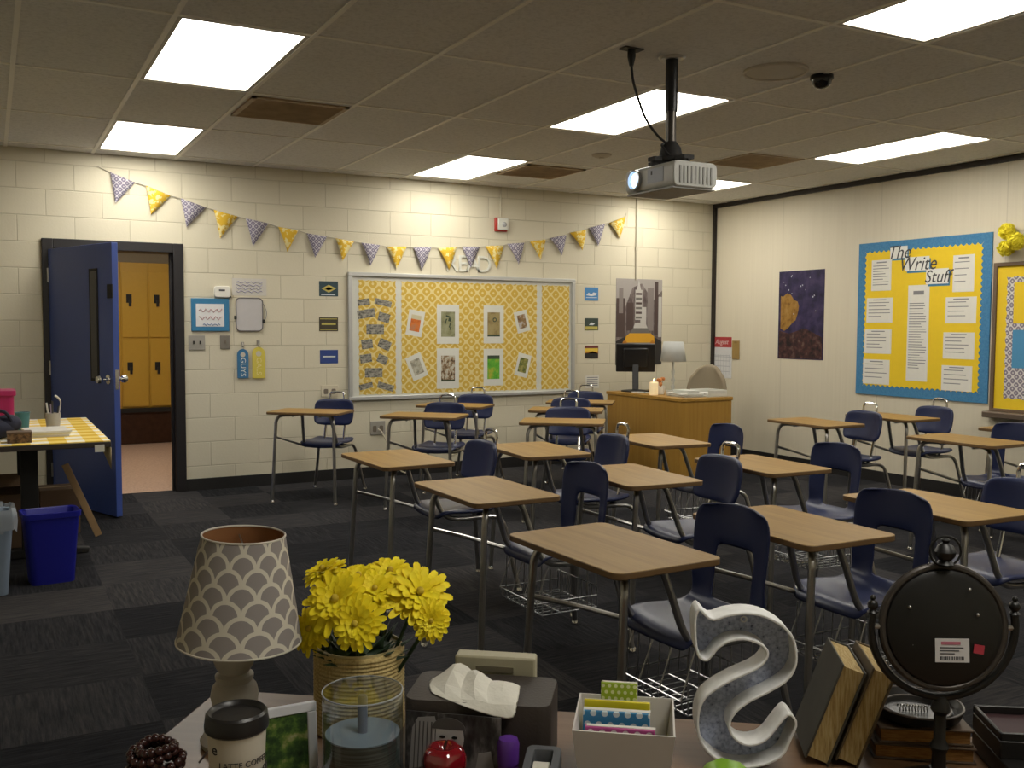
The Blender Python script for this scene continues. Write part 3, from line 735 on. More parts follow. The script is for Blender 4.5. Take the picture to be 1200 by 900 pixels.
# hall passes
def hallpass(px, py, w_, h_, c, word, lab):
    t = back_thing('hall_pass', lab, 'hall pass', px, py, 'hall passes', .01)
    out = [(-w_/2, -h_/2), (w_/2, -h_/2), (w_/2, h_/2-w_/2)]+[(w_/2*math.cos(k*PI/10), h_/2-w_/2+w_/2*math.sin(k*PI/10)) for k in range(1, 10)]+[(-w_/2, h_/2-w_/2)]
    MB().prism(out, -.008, 0).build('tag', mat('pass_'+word, c, .5), t, bevel=.001)
    MB().prism([(w_*.22*math.cos(k*PI/8), h_/2-w_*.52+w_*.22*math.sin(k*PI/8)) for k in range(16)], -.0088, -.0079).build('hole', mat('pass_hole_pale', (.55, .52, .42), .7), t)
    text(word, .062, mat('pass_letters_'+word, (.72, .74, .72) if word == 'GUYS' else (.76, .66, .30), .5), t, 0, -.0088, -.03, rot=-PI/2, width=1.05)
    MB().tube(smooth([(-.01, -.004, h_/2-.02), (0, -.006, h_/2+.035), (.01, -.004, h_/2-.02)], 4), .002, 6).build('loop', mat('string_white', (.6, .58, .5), .8), t)
    MB().box(-.012, .012, -.005, .0095, h_/2+.02, h_/2+.06).tube(smooth([(0, -.004, h_/2+.05), (0, -.02, h_/2+.035), (0, -.02, h_/2+.02), (0, -.006, h_/2+.018)], 3), .004, 6).build('hook', GREYPL, t)
hallpass(284.5, 426, .095, .25, (.035, .16, .32), 'GUYS', 'blue hall pass hanging on a hook below the small white board')
hallpass(303, 425, .110, .27, (.62, .52, .08), 'GALS', 'yellow hall pass hanging on a hook below the small white board')
# city poster with the yellow cab
x0, z0 = wall_back_at(721, 428); x1, z1 = wall_back_at(776, 328)
t = thing('city_poster', 'tall grey city street poster with a yellow cab', 'poster', ((x0+x1)/2, BACK_Y, (z0+z1)/2))
PW, PH = (x1-x0)/2, (z1-z0)/2
MB().box(-PW, PW, -.003, -.0005, -PH, PH).build('sheet', m_blotch('poster_street_grey', [(.3, (.05, .035, .035)), (.5, (.16, .13, .125)), (.7, (.30, .26, .25))], 7, .4, 5, (3, 1, 1)), t)
b = MB()
def pr(poly, mi, lay=0): b.prism([(p[0]*PW, p[1]*PH) for p in poly], -.0036-.0003*lay, -.003, mi)
pr([(-1, 1), (1, 1), (1, .75), (.6, .5), (.1, .9), (-.3, .8), (-.6, .35), (-1, .55)][::-1], 0)
LAYN = 0
for (xa, xb, za, zb, mi) in ((-.98, -.62, -.35, .55, 1), (-.88, -.70, .2, .78, 2), (-.55, -.25, -.2, .45, 1), (.05, .3, -.1, .35, 3), (.35, .62, -.2, .8, 2), (.66, .82, -.3, .95, 1), (.84, .98, -.35, .6, 3)):
    pr(rect(xa, xb, za, zb), mi, 1+LAYN); LAYN += .5
pr(rect(-.18, .12, .05, .75), 3, 6); pr([(-.12, .75), (.06, .75), (-.03, .98)], 3, 6)
for k in range(6): pr(rect(-.16, .10, .08+.11*k, .13+.11*k), 1 if k % 2 else 4, 7)
pr([(-1, -1), (1, -1), (1, -.45), (.3, -.25), (-.3, -.25), (-1, -.45)], 5, 6)
pr([(-.42, -.28), (-.25, -.12), (.35, -.12), (.5, -.28)], 4, 7)
pr([(-.25, -.14), (-.18, -.02), (.28, -.02), (.36, -.14)], 3, 8)
pr([(-.62, -.5), (-.58, -.34), (-.4, -.26), (.5, -.26), (.66, -.34), (.68, -.5)], 6, 8)
pr(rect(-.55, .6, -.62, -.48), 2, 9); pr(rect(-.6, .64, -.7, -.6), 5, 9)
pr([(-.62+.1*math.cos(k*PI/6), -.5+.07*math.sin(k*PI/6)) for k in range(12)], 7, 10)
pr([(.58+.1*math.cos(k*PI/6), -.5+.07*math.sin(k*PI/6)) for k in range(12)], 7, 10)
b.build('print', [mat('p_sky', (.36, .33, .31), .5), mat('p_dark', (.07, .045, .042), .5), mat('p_mid', (.22, .19, .18), .5), mat('p_light', (.50, .48, .45), .5), mat('p_glass', (.14, .13, .12), .4), mat('p_black', (.022, .02, .02), .5), mat('p_cab', (.66, .34, .02), .5), mat('p_orange', (.46, .18, .015), .5)], t)

# ------------------------------------------------------------------ right wall
# calendar and clip board
y0, z0 = wall_right_at(835.5, 442); y1, z1 = wall_right_at(858, 395)
t = thing('wall_calendar', 'red topped paper calendar on the right wall beside the corner', 'calendar', (RIGHT_X, (y0+y1)/2, (z0+z1)/2), -PI/2)
wx, wz = abs(y0-y1)/2, (z1-z0)/2
MB().box(-wx, wx, -.004, -.0005, -wz, wz).build('pages', mat('calendar_white', (.66, .66, .66), .7), t)
MB().box(-wx, wx, -.006, -.004, wz*.5, wz).build('header', mat('calendar_red', (.38, .03, .035), .6), t)
text('August', .075, mat('calendar_ink', (.66, .5, .5), .6), t, -.01, -.0065, wz*.75, shear=.3)
b = MB()
for k in range(4): b.box(-wx*.85, wx*.85, -.0046, -.004, wz*(.1-.26*k)-.003, wz*(.1-.26*k)+.003)
for k in range(6): b.box(wx*(-.75+.3*k)-.002, wx*(-.75+.3*k)+.002, -.0046, -.004, -wz*.85, wz*.15)
b.box(-wx, wx, -.0048, -.004, wz*.02, wz*.05)
b.build('date_grid', mat('pale_grey_ink', (.42, .42, .45), .7), t)
y0, z0 = wall_right_at(858, 420); y1, z1 = wall_right_at(866, 400)
t = thing('wooden_clipboard', 'small tan wooden board hanging beside the calendar', 'board', (RIGHT_X, (y0+y1)/2-.01, (z0+z1)/2), -PI/2)
MB().box(-.055, .055, -.01, -.0005, -.10, .10).build('board', mat('tan_wood_board', (.34, .22, .07), .5), t, bevel=.002)
MB().box(-.02, .02, -.016, -.01, .07, .095).build('clip', mat('brass_clip', (.3, .2, .08), .4, .6), t, bevel=.002)
# dark night poster (a plain stand-in)
y0, z0 = wall_right_at(911.5, 420); y1, z1 = wall_right_at(967, 315)
t = thing('night_poster', 'dark indigo poster with an amber patch on the right wall', 'poster', (RIGHT_X, (y0+y1)/2, (z0+z1)/2), -PI/2)
wx, wz = abs(y0-y1)/2, (z1-z0)/2
MB().box(-wx, wx, -.003, -.0005, -wz, wz).build('sheet', m_blotch('poster_indigo', [(.3, (.012, .012, .03)), (.48, (.03, .025, .07)), (.62, (.055, .04, .10)), (.8, (.06, .05, .06))], 8, .45, 5), t)
MB().prism([(p[0]*wx, p[1]*wz) for p in [(-.9, -.3), (-.72, -.36), (-.55, -.30), (-.40, -.2), (-.22, -.12), (-.12, .05), (-.08, .2), (-.14, .3), (-.3, .34), (-.45, .46), (-.62, .5), (-.8, .42), (-.9, .44)]], -.0036, -.003).build('amber_shape', m_blotch('poster_amber', [(.3, (.13, .06, .01)), (.5, (.30, .16, .035)), (.7, (.36, .22, .07))], 14, .45), t)
MB().prism([(p[0]*wx, p[1]*wz) for p in [(-.95, -.98), (.95, -.98), (.95, -.5), (.2, -.3), (-.5, -.42), (-.95, -.36)]], -.0034, -.003).build('ground_shape', m_blotch('poster_ground', [(.35, (.015, .012, .015)), (.55, (.07, .03, .03)), (.7, (.13, .09, .08))], 16, .45), t)
random.seed(3); b = MB()
for k in range(14):
    cx, cz, r = random.uniform(-.8, .85)*wx, random.uniform(0, .9)*wz, random.uniform(.004, .009)
    b.prism([(cx+r*math.cos(a*PI/3), cz+r*math.sin(a*PI/3)) for a in range(6)], -.0038, -.003)
b.build('stars', mat('poster_star', (.4, .42, .5), .5), t)
# The Write Stuff board
Ya, Yb, Za, Zb = 6.335, 4.99, .79, 2.165
t = thing('bulletin_board', 'yellow board with blue scalloped border headed The Write Stuff', 'bulletin board', (RIGHT_X, (Ya+Yb)/2, (Za+Zb)/2), -PI/2)
wx, wz = (Ya-Yb)/2, (Zb-Za)/2
MB().box(-wx, wx, -.012, -.0005, -wz, wz).build('border', BLUEB, t)
def scal(x0, x1, z0, z1, s=.05, a=.018):
    pts = []
    for (p, q) in (((x0, z0), (x1, z0)), ((x1, z0), (x1, z1)), ((x1, z1), (x0, z1)), ((x0, z1), (x0, z0))):
        L = ((q[0]-p[0])**2+(q[1]-p[1])**2)**.5; n = max(3, int(L/s)); nx, nz = -(q[1]-p[1])/L, (q[0]-p[0])/L
        for i in range(n):
            for j in range(4):
                g = (i+j/4)/n; o = a*(math.sin(PI*j/4)); pts.append((p[0]+(q[0]-p[0])*g+nx*o, p[1]+(q[1]-p[1])*g+nz*o))
    return pts
MB().prism(scal(-wx+.075, wx-.075, -wz+.075, wz-.075), -.0145, -.0121).build('yellow_field', YELLOW, t)
WOFF = .0146
def wr(zx, zy): return wall_right_at(880+zx/3.4625, 220+zy/3.4625, WOFF)
def sheet_on_right(name, label, cat, zx0, zy0, zx1, zy1, grp, lines=9, m=WHITEP, off=WOFF, head=True):
    y0, z0 = wr((zx0+zx1)/2-(zx1-zx0)/2, (zy0+zy1)/2); y1, _ = wr(zx1, (zy0+zy1)/2)
    _, za = wr((zx0+zx1)/2, zy1); _, zb = wr((zx0+zx1)/2, zy0)
    q = thing(name, label, cat, (RIGHT_X-off, (y0+y1)/2, (za+zb)/2), -PI/2, grp)
    wx, wz = (y0-y1)/2, (zb-za)/2
    MB().box(-wx, wx, -.0018, -.0002, -wz, wz).build('sheet', m, q)
    if lines:
        b = MB(); random.seed(int(zx0+zy0))
        if head: b.box(-wx*.5, wx*.5, -.0023, -.0018, wz*.8, wz*.88)
        for k in range(lines):
            z = wz*(.62-1.4*k/lines); b.box(-wx*.85, wx*random.uniform(.1, .85), -.0022, -.0018, z-.0035, z+.0035)
        b.build('printed_lines', GREYINK, q)
    return q, wx, wz
G_ = 'white papers on the yellow writing board'
sheet_on_right('notice_sheet', 'white paper at the upper left of the yellow board, under the title', 'paper', 490, 293, 570, 418, G_, 8)
sheet_on_right('notice_sheet', 'white paper second down in the left column of the yellow board', 'paper', 470, 447, 575, 547, G_, 5)
sheet_on_right('notice_sheet', 'white paper third down in the left column of the yellow board', 'paper', 462, 575, 570, 673, G_, 5)
sheet_on_right('notice_sheet', 'white paper at the lower left of the yellow board', 'paper', 455, 697, 562, 797, G_, 4)
sheet_on_right('notice_sheet', 'tall narrow white paper hanging in the middle of the yellow board', 'paper', 634, 395, 720, 785, G_, 26)
q, wx, wz = sheet_on_right('notice_sheet', 'white paper with large initials at the upper right of the yellow board', 'paper', 820, 272, 907, 422, G_, 4)
sheet_on_right('notice_sheet', 'white paper second down in the right column of the yellow board', 'paper', 790, 443, 915, 550, G_, 4)
sheet_on_right('notice_sheet', 'white paper third down in the right column of the yellow board', 'paper', 780, 587, 907, 695, G_, 5)
sheet_on_right('notice_sheet', 'white paper at the lower right of the yellow board', 'paper', 773, 722, 897, 825, G_, 4)
for word, (a, b0, c, d0), lab in (('The', (567, 238, 636, 286), 'white title card reading The on the yellow board'), ('Write', (627, 280, 725, 336), 'white title card reading Write on the yellow board'), ('Stuff', (712, 328, 803, 390), 'white title card reading Stuff on the yellow board')):
    q, wx, wz = sheet_on_right('title_card', lab, 'title card', a, b0, c, d0, 'title cards', 0, mat('title_white', (.72, .72, .68), .6), WOFF+.003)
    MB().box(-wx+.02, wx+.012, .0003, .0024, -wz-.018, wz-.02).build('blue_shadow_card', mat('blue_card', (.05, .20, .36), .6), q)
    text(word, .165 if word != 'Stuff' else .15, INK, q, 0, -.0022, -.005, shear=.28, depth=.0004, width=.95)
# second board with tray at the far right
t = thing('display_board', 'brown framed display board with yellow border and grey trellis lining, at the right picture edge', 'display board', (RIGHT_X, 4.96, .735), -PI/2)
W2, H2 = 1.35, 1.18
b = MB(); b.box(0, .03, -.03, -.001, 0, H2); b.box(.03, W2, -.03, -.001, H2-.03, H2); b.box(W2-.03, W2, -.03, -.001, 0, H2-.03); b.box(.03, W2-.03, -.03, -.001, 0, .025)
b.build('frame', mat('brown_board_frame', (.14, .09, .055), .5), t, bevel=.003)
MB().box(.03, W2-.03, -.014, -.001, .025, H2-.03).build('yellow_border', YELLOW, t)
MB().prism(deckle(.115, W2-.115, .11, H2-.115, .04, .006), -.0165, -.0142).build('trellis_lining', TRELLIS_G, t)
b = MB(); b.prism([(-.02, -.05), (W2+.02, -.05), (W2+.02, 0), (-.02, 0)], -.095, -.001); b.build('tray', mat('board_tray', (.16, .12, .09), .4, .4), t, bevel=.008)
for z, c, m_, lab in ((.86, .32, YELLOW, 'yellow paper on the grey trellis display board'), (.50, .30, mat('blue_sheet', (.07, .27, .48), .7), 'sky blue paper below the yellow one on the grey trellis display board')):
    o = MB().box(0, .26, -.002, 0, -c/2, c/2).build('coloured_paper', m_, loc=(RIGHT_X-.0167, 4.96-.175, .735+z)); o.rotation_euler = (0, 0, -PI/2)
    tag(o, lab, 'paper')
# tissue pompoms
def pompom(loc, r, lab, sd):
    random.seed(sd); b = MB()
    n = 150
    for k in range(n):
        z = 1-2*(k+.5)/n; a = k*2.39996; s = (1-z*z)**.5
        d = Vector((s*math.cos(a), s*math.sin(a), z)); u_ = d.orthogonal().normalized(); v_ = d.cross(u_)
        rr = r*random.uniform(.86, 1.02); tw = random.uniform(0, PI); e = (u_*math.cos(tw)+v_*math.sin(tw)); g = d.cross(e)
        wv = r*.2
        b.add([d*r*.45-e*wv*.6, d*r*.45+e*wv*.6, d*rr*.92+e*wv+g*wv*.3, d*rr+g*wv*.1, d*rr*.92-e*wv-g*wv*.3], [(0, 1, 2, 3, 4)])
    b.sphere((0, 0, 0), r*.8)
    o = b.build('tissue_pompom', mat('yellow_tissue', (.86, .76, .05), .8), loc=loc, sharp=20)
    tag(o, lab, 'pompom', 'yellow tissue pompoms')
for px, py, r, lab, sd in ((1180, 271, .068, 'yellow tissue pompom, upper left of the trio over the display board', 1), (1195, 283, .075, 'yellow tissue pompom, rightmost of the trio at the picture edge', 2), (1178.5, 291, .068, 'yellow tissue pompom, lowest of the trio over the display board', 4)):
    y, z = wall_right_at(px, py, r+.005); pompom((RIGHT_X-r-.003-(.05 if sd == 2 else 0), y, z), r, lab, sd)

# ------------------------------------------------------------------ student desks
def frame_parts(root, kind):
    top = MB().prism(rrect(.39, .60, .035, 5), .700, .720, 0, 1, 'z')
    top.build('desktop', [LAM, EDGE], root, bevel=.003)
    for s in (-1, 1):
        pts = smooth([(-.155, s*.262, .018), (-.142, s*.252, .30), (-.128, s*.242, .58), (-.122, s*.238, .645), (-.105, s*.215, .682), (-.07, s*.17, .688), (-.02, s*.11, .688)], 4)
        l = MB().tube(pts, .0125, 10).build('leg', CHROME, root)
        MB().lathe([(0, 0), (.018, 0), (.019, .008), (.013, .022), (0, .022)], 12, c=(-.1555, s*.2625, 0)).build('foot_glide', SHINY, l)
        pts = smooth([(-.10, s*.11, .688), (.04, s*.115, .688), (.10, s*.12, .670), (.14, s*.13, .57), (.18, s*.14, .46), (.23, s*.145, .412), (.32, s*.145, .400), (.46, s*.145, .398), (.515, s*.155, .385), (.545, s*.17, .33), (.575, s*.20, .15), (.598, s*.225, .018)], 4)
        l = MB().tube(pts, .0125, 10).build('support_tube', CHROME, root)
        MB().lathe([(0, 0), (.018, 0), (.019, .008), (.013, .022), (0, .022)], 12, c=(.5995, s*.2265, 0)).build('foot_glide', SHINY, l)
    MB().tube(smooth([(-.132, .243, .52), (.02, .205, .475), (.17, .165, .425), (.25, .15, .402)], 4), .009, 8).build('side_rail', CHROME, root)
    for x, z in ((.46, .396), (.26, .402)): MB().tube([(x, -.145, z), (x, .145, z)], .010, 8).build('cross_bar', CHROME, root)
def shell_mesh():
    prof = [(.175, .395, .150), (.185, .422, .172), (.215, .436, .188), (.28, .437, .198), (.36, .428, .200), (.43, .424, .195), (.470, .436, .185), (.500, .468, .178), (.513, .51, .174), (.519, .555, .174), (.524, .595, .175), (.529, .65, .178), (.534, .71, .180), (.539, .755, .174), (.542, .785, .150), (.543, .797, .118)]
    N = 12; vs = []; fs = []
    for i, (x, z, hw) in enumerate(prof):
        back = max(0, min(1, (z-.45)/.08)) if i > 5 else 0
        for j in range(N+1):
            s = -1+2*j/N; y = hw*s
            dx = -.038*abs(s)**2.2*back; dz = .016*abs(s)**2.5*(1-back)*(1 if 1 < i < 7 else .3)
            if i == len(prof)-1: dz -= .018*abs(s)**2
            vs.append((x+dx, y, z+dz))
    for i in range(len(prof)-1):
        for j in range(N):
            zc = (prof[i][1]+prof[i+1][1])/2
            if i >= 7 and zc < .64 and 3 <= j <= 8: continue
            fs.append((i*(N+1)+j, i*(N+1)+j+1, (i+1)*(N+1)+j+1, (i+1)*(N+1)+j))
    m = MB(); m.add(vs, fs); return m
def basket(root):
    b = MB(); r = .0024
    x0, x1, y0, y1, zb, zt = .16, .46, -.155, .155, .20, .385
    for k in range(9): y = y0+(y1-y0)*k/8; b.tube([(x0, y, zb+.05), (x0+.015, y, zb+.008), (x0+.03, y, zb), (x1, y, zb)], r, 5)
    for k in range(4): x = x0+.03+(x1-x0-.03)*k/3; b.tube([(x, y0, zb), (x, y1, zb)], r*1.3, 5)
    for y in (y0, y1):
        for k in range(7): x = x0+.03+(x1-x0-.03)*k/6; b.tube([(x, y, zb), (x, y*.95, zt)], r, 5)
        b.tube([(x0, y, zb+.05), (x1, y, zb+.05)], r*1.3, 5)
    for k in range(9): y = y0+(y1-y0)*k/8; b.tube([(x1, y, zb), (x1, y, zb+.09)], r, 5)
    b.tube([(x0, y0, zb+.05), (x0, y1, zb+.05)], r*1.3, 5); b.tube([(x1, y0, zb+.09), (x1, y1, zb+.09)], r*1.3, 5)
    for y in (y0, -.05, .05, y1): b.tube([(x0, y, zb+.05), (x0+.06, y*.95, zt+.01)], r, 5)
    b.build('book_basket', WIRE, root)
def make_desk_shell():
    root = thing('student_desk', 'x', 'desk', (0, 0, 0), 0, 'combination student desks')
    frame_parts(root, 'S')
    shell_mesh().build('seat_shell', NAVY, root, solid=.009, sub=1, sharp=180)
    basket(root)
    return root
def make_desk_handle():
    root = thing('student_desk', 'x', 'desk', (0, 0, 0), 0, 'combination student desks')
    frame_parts(root, 'H')
    # seat slab
    vs = []; fs = []; prof = [(.165, .400, .15), (.175, .425, .175), (.21, .437, .185), (.30, .432, .19), (.40, .426, .19), (.49, .434, .178), (.515, .446, .155)]
    N = 8
    for x, z, hw in prof:
        for j in range(N+1):
            s = -1+2*j/N; vs.append((x, hw*s, z+.012*s*s))
    for i in range(len(prof)-1):
        for j in range(N): fs.append((i*(N+1)+j, i*(N+1)+j+1, (i+1)*(N+1)+j+1, (i+1)*(N+1)+j))
    MB().add(vs, fs).build('seat', NAVY, root, solid=.022, sub=1, sharp=180)
    # backrest slab
    vs = []; fs = []; nz_ = 6
    for i in range(nz_+1):
        g = i/nz_; z = .555+.225*g; hw = .178*(1-.16*(abs(g-.5)*2)**4)
        for j in range(N+1):
            s = -1+2*j/N; vs.append((.490+.045*g-.045*abs(s)**2+.006*math.sin(g*PI), hw*s, z+(-.014*abs(s)**4 if i == nz_ else .014*abs(s)**4 if i == 0 else 0)))
    for i in range(nz_):
        for j in range(N): fs.append((i*(N+1)+j, i*(N+1)+j+1, (i+1)*(N+1)+j+1, (i+1)*(N+1)+j))
    MB().add(vs, fs).build('backrest', NAVY, root, solid=.024, sub=1, sharp=180)
    for s in (-1, 1):
        MB().tube(smooth([(.42, s*.085, .395), (.465, s*.085, .42), (.490, s*.085, .50), (.510, s*.085, .58), (.531, s*.08, .68), (.541, s*.075, .72)], 4), .010, 10).build('back_post', SHINY, root)
    MB().tube(smooth([(.547, -.058, .735), (.551, -.062, .785), (.553, -.060, .815), (.554, -.045, .832), (.555, 0, .836), (.554, .045, .832), (.553, .060, .815), (.551, .062, .785), (.547, .058, .735)], 4), .0085, 10).build('carry_handle', SHINY, root)
    return root
SHELL = [
 (1.660, 2.43, 2, 'student desk with navy shell chair, nearest the camera in mid picture'),
 (1.785, 3.53, 1, 'student desk with navy shell chair, directly behind the nearest desk'),
 (2.395, 2.424, -1.5, 'student desk with navy shell chair, right of the nearest desk and left of the mirror'),
 (3.345, 3.585, -2, 'student desk with navy shell chair, right of the central handled chair and its desk'),
 (3.506, 4.645, -5, 'student desk with one-piece navy shell chair, right in front of the teacher desk'),
 (5.214, 3.811, 1, 'student desk with navy shell chair near the right wall, its chair at the picture edge'),
]
HANDLE = [
 (1.812, 4.58, 2, 'student desk with handled navy chair in the left column, third desk back'),
 (2.565, 3.584, -4, 'student desk with handled navy chair, in the centre of the picture'),
 (2.630, 4.575, -4, 'student desk with handled navy chair, just in front of the angled trio'),
 (3.174, 2.448, -3, 'student desk with handled navy chair at the right edge, just above the black mirror'),
 (5.210, 5.037, -1, 'student desk with handled navy chair below the left edge of the blue bordered board'),
 (6.080, 5.096, 0, 'student desk with handled navy chair against the right wall below the Write Stuff board'),
 (2.225, 7.45, 50, 'student desk with handled navy chair alone by the block wall, left of the bulletin board'),
 (2.897, 6.739, 47, 'angled student desk with handled navy chair below the bulletin board, nearer of the pair'),
 (3.52, 7.52, 43, 'angled student desk with handled navy chair below the bulletin board, farther of the pair'),
 (3.606, 5.886, 54, 'angled student desk with handled navy chair left of the teacher desk, nearest of the trio'),
 (4.153, 6.724, 54, 'angled student desk with handled navy chair left of the teacher desk, middle of the trio'),
 (4.708, 7.38, 52, 'angled student desk with handled navy chair left of the teacher desk, farthest of the trio'),
 (6.10, 3.95, 0, 'student desk cut by the right picture edge, under the display board tray'),
]
for mk, lst in ((make_desk_shell, SHELL), (make_desk_handle, HANDLE)):
    proto = mk()
    for i, (x, y, a, lab) in enumerate(lst):
        if i == 0: o = proto; o.location = (x, y, 0); o.rotation_euler = (0, 0, math.radians(a)); o['label'] = lab
        else: dup(proto, (x, y, 0), math.radians(a), lab)

# ------------------------------------------------------------------ teacher desk in the corner
TA = -PI/2                                     # long front panel faces the students
t = thing('teacher_desk', 'light oak teacher desk in the corner with a monitor and candle on it', 'desk', (5.345, 7.89, 0), TA)
TL, TD = 1.15, .58
b = MB(); b.box(-.01, TL+.01, -.01, TD+.01, .735, .765); b.build('desktop', [DESKOAK], t, bevel=.004)
b = MB(); b.box(0, TL, 0, .02, .01, .735); b.build('front_panel', DESKOAK, t)
for x0, n in ((0, 'left'), (TL-.4, 'right')):
    p_ = MB().box(x0, x0+.4, .02, TD, .02, .735).build('pedestal', DESKOAK, t)
    for k in range(2):
        dr = MB().box(x0+.02, x0+.38, TD, TD+.015, .06+.34*k, .38+.34*k).build('drawer', DESKOAK, p_, bevel=.003)
        MB().box(x0+.14, x0+.26, TD+.015, TD+.03, .22+.34*k, .235+.34*k).build('drawer_pull', CHROME, dr)
def on_tdesk(px, py, z=.766):
    d_ = ray(px, py); k = (z-CAM_H)/d_.z; return (d_.x*k, d_.y*k, z)
def TDloc(a, b_, z=.7655):
    return (5.345+b_, 7.89-a, z)
t = thing('computer_monitor', 'black flat computer monitor seen from behind on the oak desk', 'monitor', TDloc(.19, .20), TA+1.0)
MB().lathe([(0, 0), (.14, 0), (.14, .012), (.05, .02), (0, .02)], 24).build('stand_base', BLACK, t)
MB().box(-.03, .03, .0, .03, 0, .30, R=Matrix.Rotation(-.2, 3, 'X'), c=(0, -.03, .015)).build('stand_neck', BLACK, t, bevel=.006)
R = Matrix.Rotation(.16, 3, 'X')
MB().box(-.19, .19, -.02, .02, -.14, .14, R=R, c=(0, .05, .33)).build('screen_housing', BLACK, t, bevel=.008)
MB().box(-.12, .12, -.04, -.015, -.10, .10, R=R, c=(0, .05, .33)).build('rear_bulge', BLACK, t, bevel=.012)
MB().box(-.175, .175, .0195, .0215, -.125, .125, R=R, c=(0, .05, .33)).build('screen', mat('dark_screen', (.01, .011, .013), .1), t)
t = thing('table_lamp', 'pale slim table lamp with a light grey shade on the oak desk', 'lamp', TDloc(.43, .47), 0)
SG = mat('lamp_shade_grey', (.46, .47, .45), .8); GLASS = mat('pale_glass_stem', (.50, .51, .47), .15)
MB().lathe([(0, 0), (.07, 0), (.07, .015), (.02, .025), (0, .025)], 24).build('base', GLASS, t)
MB().lathe([(.012, .02), (.018, .06), (.01, .08), (.02, .12), (.01, .15), (.017, .20), (.009, .24), (.014, .28), (.008, .33)], 16).build('stem', GLASS, t)
MB().lathe([(.125, .30), (.095, .49)], 28, uv=1).build('lamp_shade', SG, t, solid=.003)
t = thing('pillar_candle', 'glowing cream pillar candle at the front of the oak desk', 'candle', TDloc(.66, .07))
MB().lathe([(0, 0), (.038, 0), (.04, .004), (.04, .115), (.034, .12), (.03, .112), (0, .11)], 20).build('wax', mat('candle_wax', (.80, .70, .50), .5, emit=(1, .72, .35), estr=.35), t)
MB().tube([(0, 0, .11), (.002, 0, .125)], .0015, 6).build('wick', BLACKM, t)
MB().lathe([(0, .122), (.006, .13), (.005, .142), (0, .155)], 10).build('flame', emis('flame', (1, .6, .2), 8), t)
t = thing('flower_pot', 'small white pot with orange blooms beside the candle', 'flower pot', TDloc(.62, .18))
MB().lathe([(0, 0), (.03, 0), (.042, .07), (.04, .075), (.036, .07), (0, .065)], 18).build('pot', mat('white_ceramic', (.7, .68, .62), .3), t)
b = MB(); random.seed(5)
for k in range(9):
    a = random.uniform(0, 2*PI); r = random.uniform(0, .035); b.sphere((r*math.cos(a), r*math.sin(a), random.uniform(.09, .15)), .016, 8, 6)
b.build('blooms', mat('orange_bloom', (.55, .20, .05), .6), t)
b = MB()
for k in range(6): b.tube([(0, 0, .06), (.02*math.cos(k), .02*math.sin(k), .12)], .002, 5)
b.build('stems', mat('stem_green', (.05, .12, .03), .6), t)
t = thing('paper_stack', 'loose stack of white papers on the right half of the oak desk', 'papers', TDloc(.93, .22), TA)
b = MB(); random.seed(9)
for k in range(8): b.box(-.14, .14, -.105, .105, .004*k, .004*k+.0035, R=Matrix.Rotation(random.uniform(-.15, .15), 3, 'Z'), c=(random.uniform(-.01, .01), 0, 0))
b.build('sheets', mat('desk_papers', (.62, .61, .56), .8), t)
MB().box(-.10, .12, -.06, .07, .032, .06).build('white_folder', mat('grey_folder', (.55, .56, .52), .6), t, bevel=.003)
t = thing('file_tray', 'white open letter tray at the right end of the oak desk', 'tray', TDloc(.97, .46), TA)
b = MB(); b.box(-.13, .13, -.11, .11, 0, .006); b.box(-.13, -.124, -.11, .11, .006, .06); b.box(.124, .13, -.11, .11, .006, .06); b.box(-.124, .124, .104, .11, .006, .06); b.build('tray_shell', mat('tray_white', (.6, .6, .55), .4), t, bevel=.002)
MB().box(-.11, .11, -.09, .09, .007, .03).build('letters', mat('desk_papers'), t)
for k, (a, b_) in enumerate(((.42, .07), (.45, .11))):
    t = thing('pen', 'white pen lying in front of the monitor' if k == 0 else 'red-tipped pen lying beside the white pen on the oak desk', 'pen', TDloc(a, b_, .7735), TA+.5)
    MB().tube([(-.07, 0, 0), (.06, 0, 0)], .006, 8).build('barrel', mat('white_pen', (.7, .68, .65), .4), t)
    MB().tube([(.06, 0, 0), (.075, 0, 0)], [.006, .002], 8).build('tip', BLACK if k == 0 else mat('pen_red', (.4, .05, .04), .4), t)
# office chair
cr = ray(829, 445); cx = 6.38; cy = cx*cr.y/cr.x
t = thing('office_chair', 'tan upholstered office chair behind the oak desk', 'chair', (cx-.13, cy-.02, 0), PI/2+.45)
TAN = mat('tan_upholstery', (.27, .225, .155), .9, bump=.3, bscale=300)
b = MB()
for k in range(5):
    a = 2*PI*k/5+.3; b.tube([(.04*math.cos(a), .04*math.sin(a), .09), (.27*math.cos(a), .27*math.sin(a), .07)], [.022, .014], 8)
b.build('star_base', BLACK, t)
for k in range(5):
    a = 2*PI*k/5+.3; MB().sphere((.27*math.cos(a), .27*math.sin(a), .03), .03, 10, 8).build('caster', BLACK, t)
MB().tube([(0, 0, .08), (0, 0, .42)], .025, 12).build('gas_post', BLACK, t)
MB().prism(rrect(.46, .44, .1, 5), .42, .50, 0, None, 'z').build('seat', TAN, t, bevel=.02, seg=3)
vs = []; fs = []
for i in range(9):
    g = i/8; hw = .225*(1-.62*max(0, g-.35)**2*2.0)
    for j in range(9):
        s = -1+2*j/8; vs.append((hw*s, -.22+.06*s*s*1.0-.05*g, .55+.47*g-(.05*abs(s)**3 if i > 6 else 0)))
for i in range(8):
    for j in range(8): fs.append((i*9+j, i*9+j+1, (i+1)*9+j+1, (i+1)*9+j))
MB().add(vs, fs).build('backrest', TAN, t, solid=.05, sub=1, sharp=180)
MB().box(-.03, .03, -.27, -.24, .40, .70).build('back_bracket', BLACK, t)
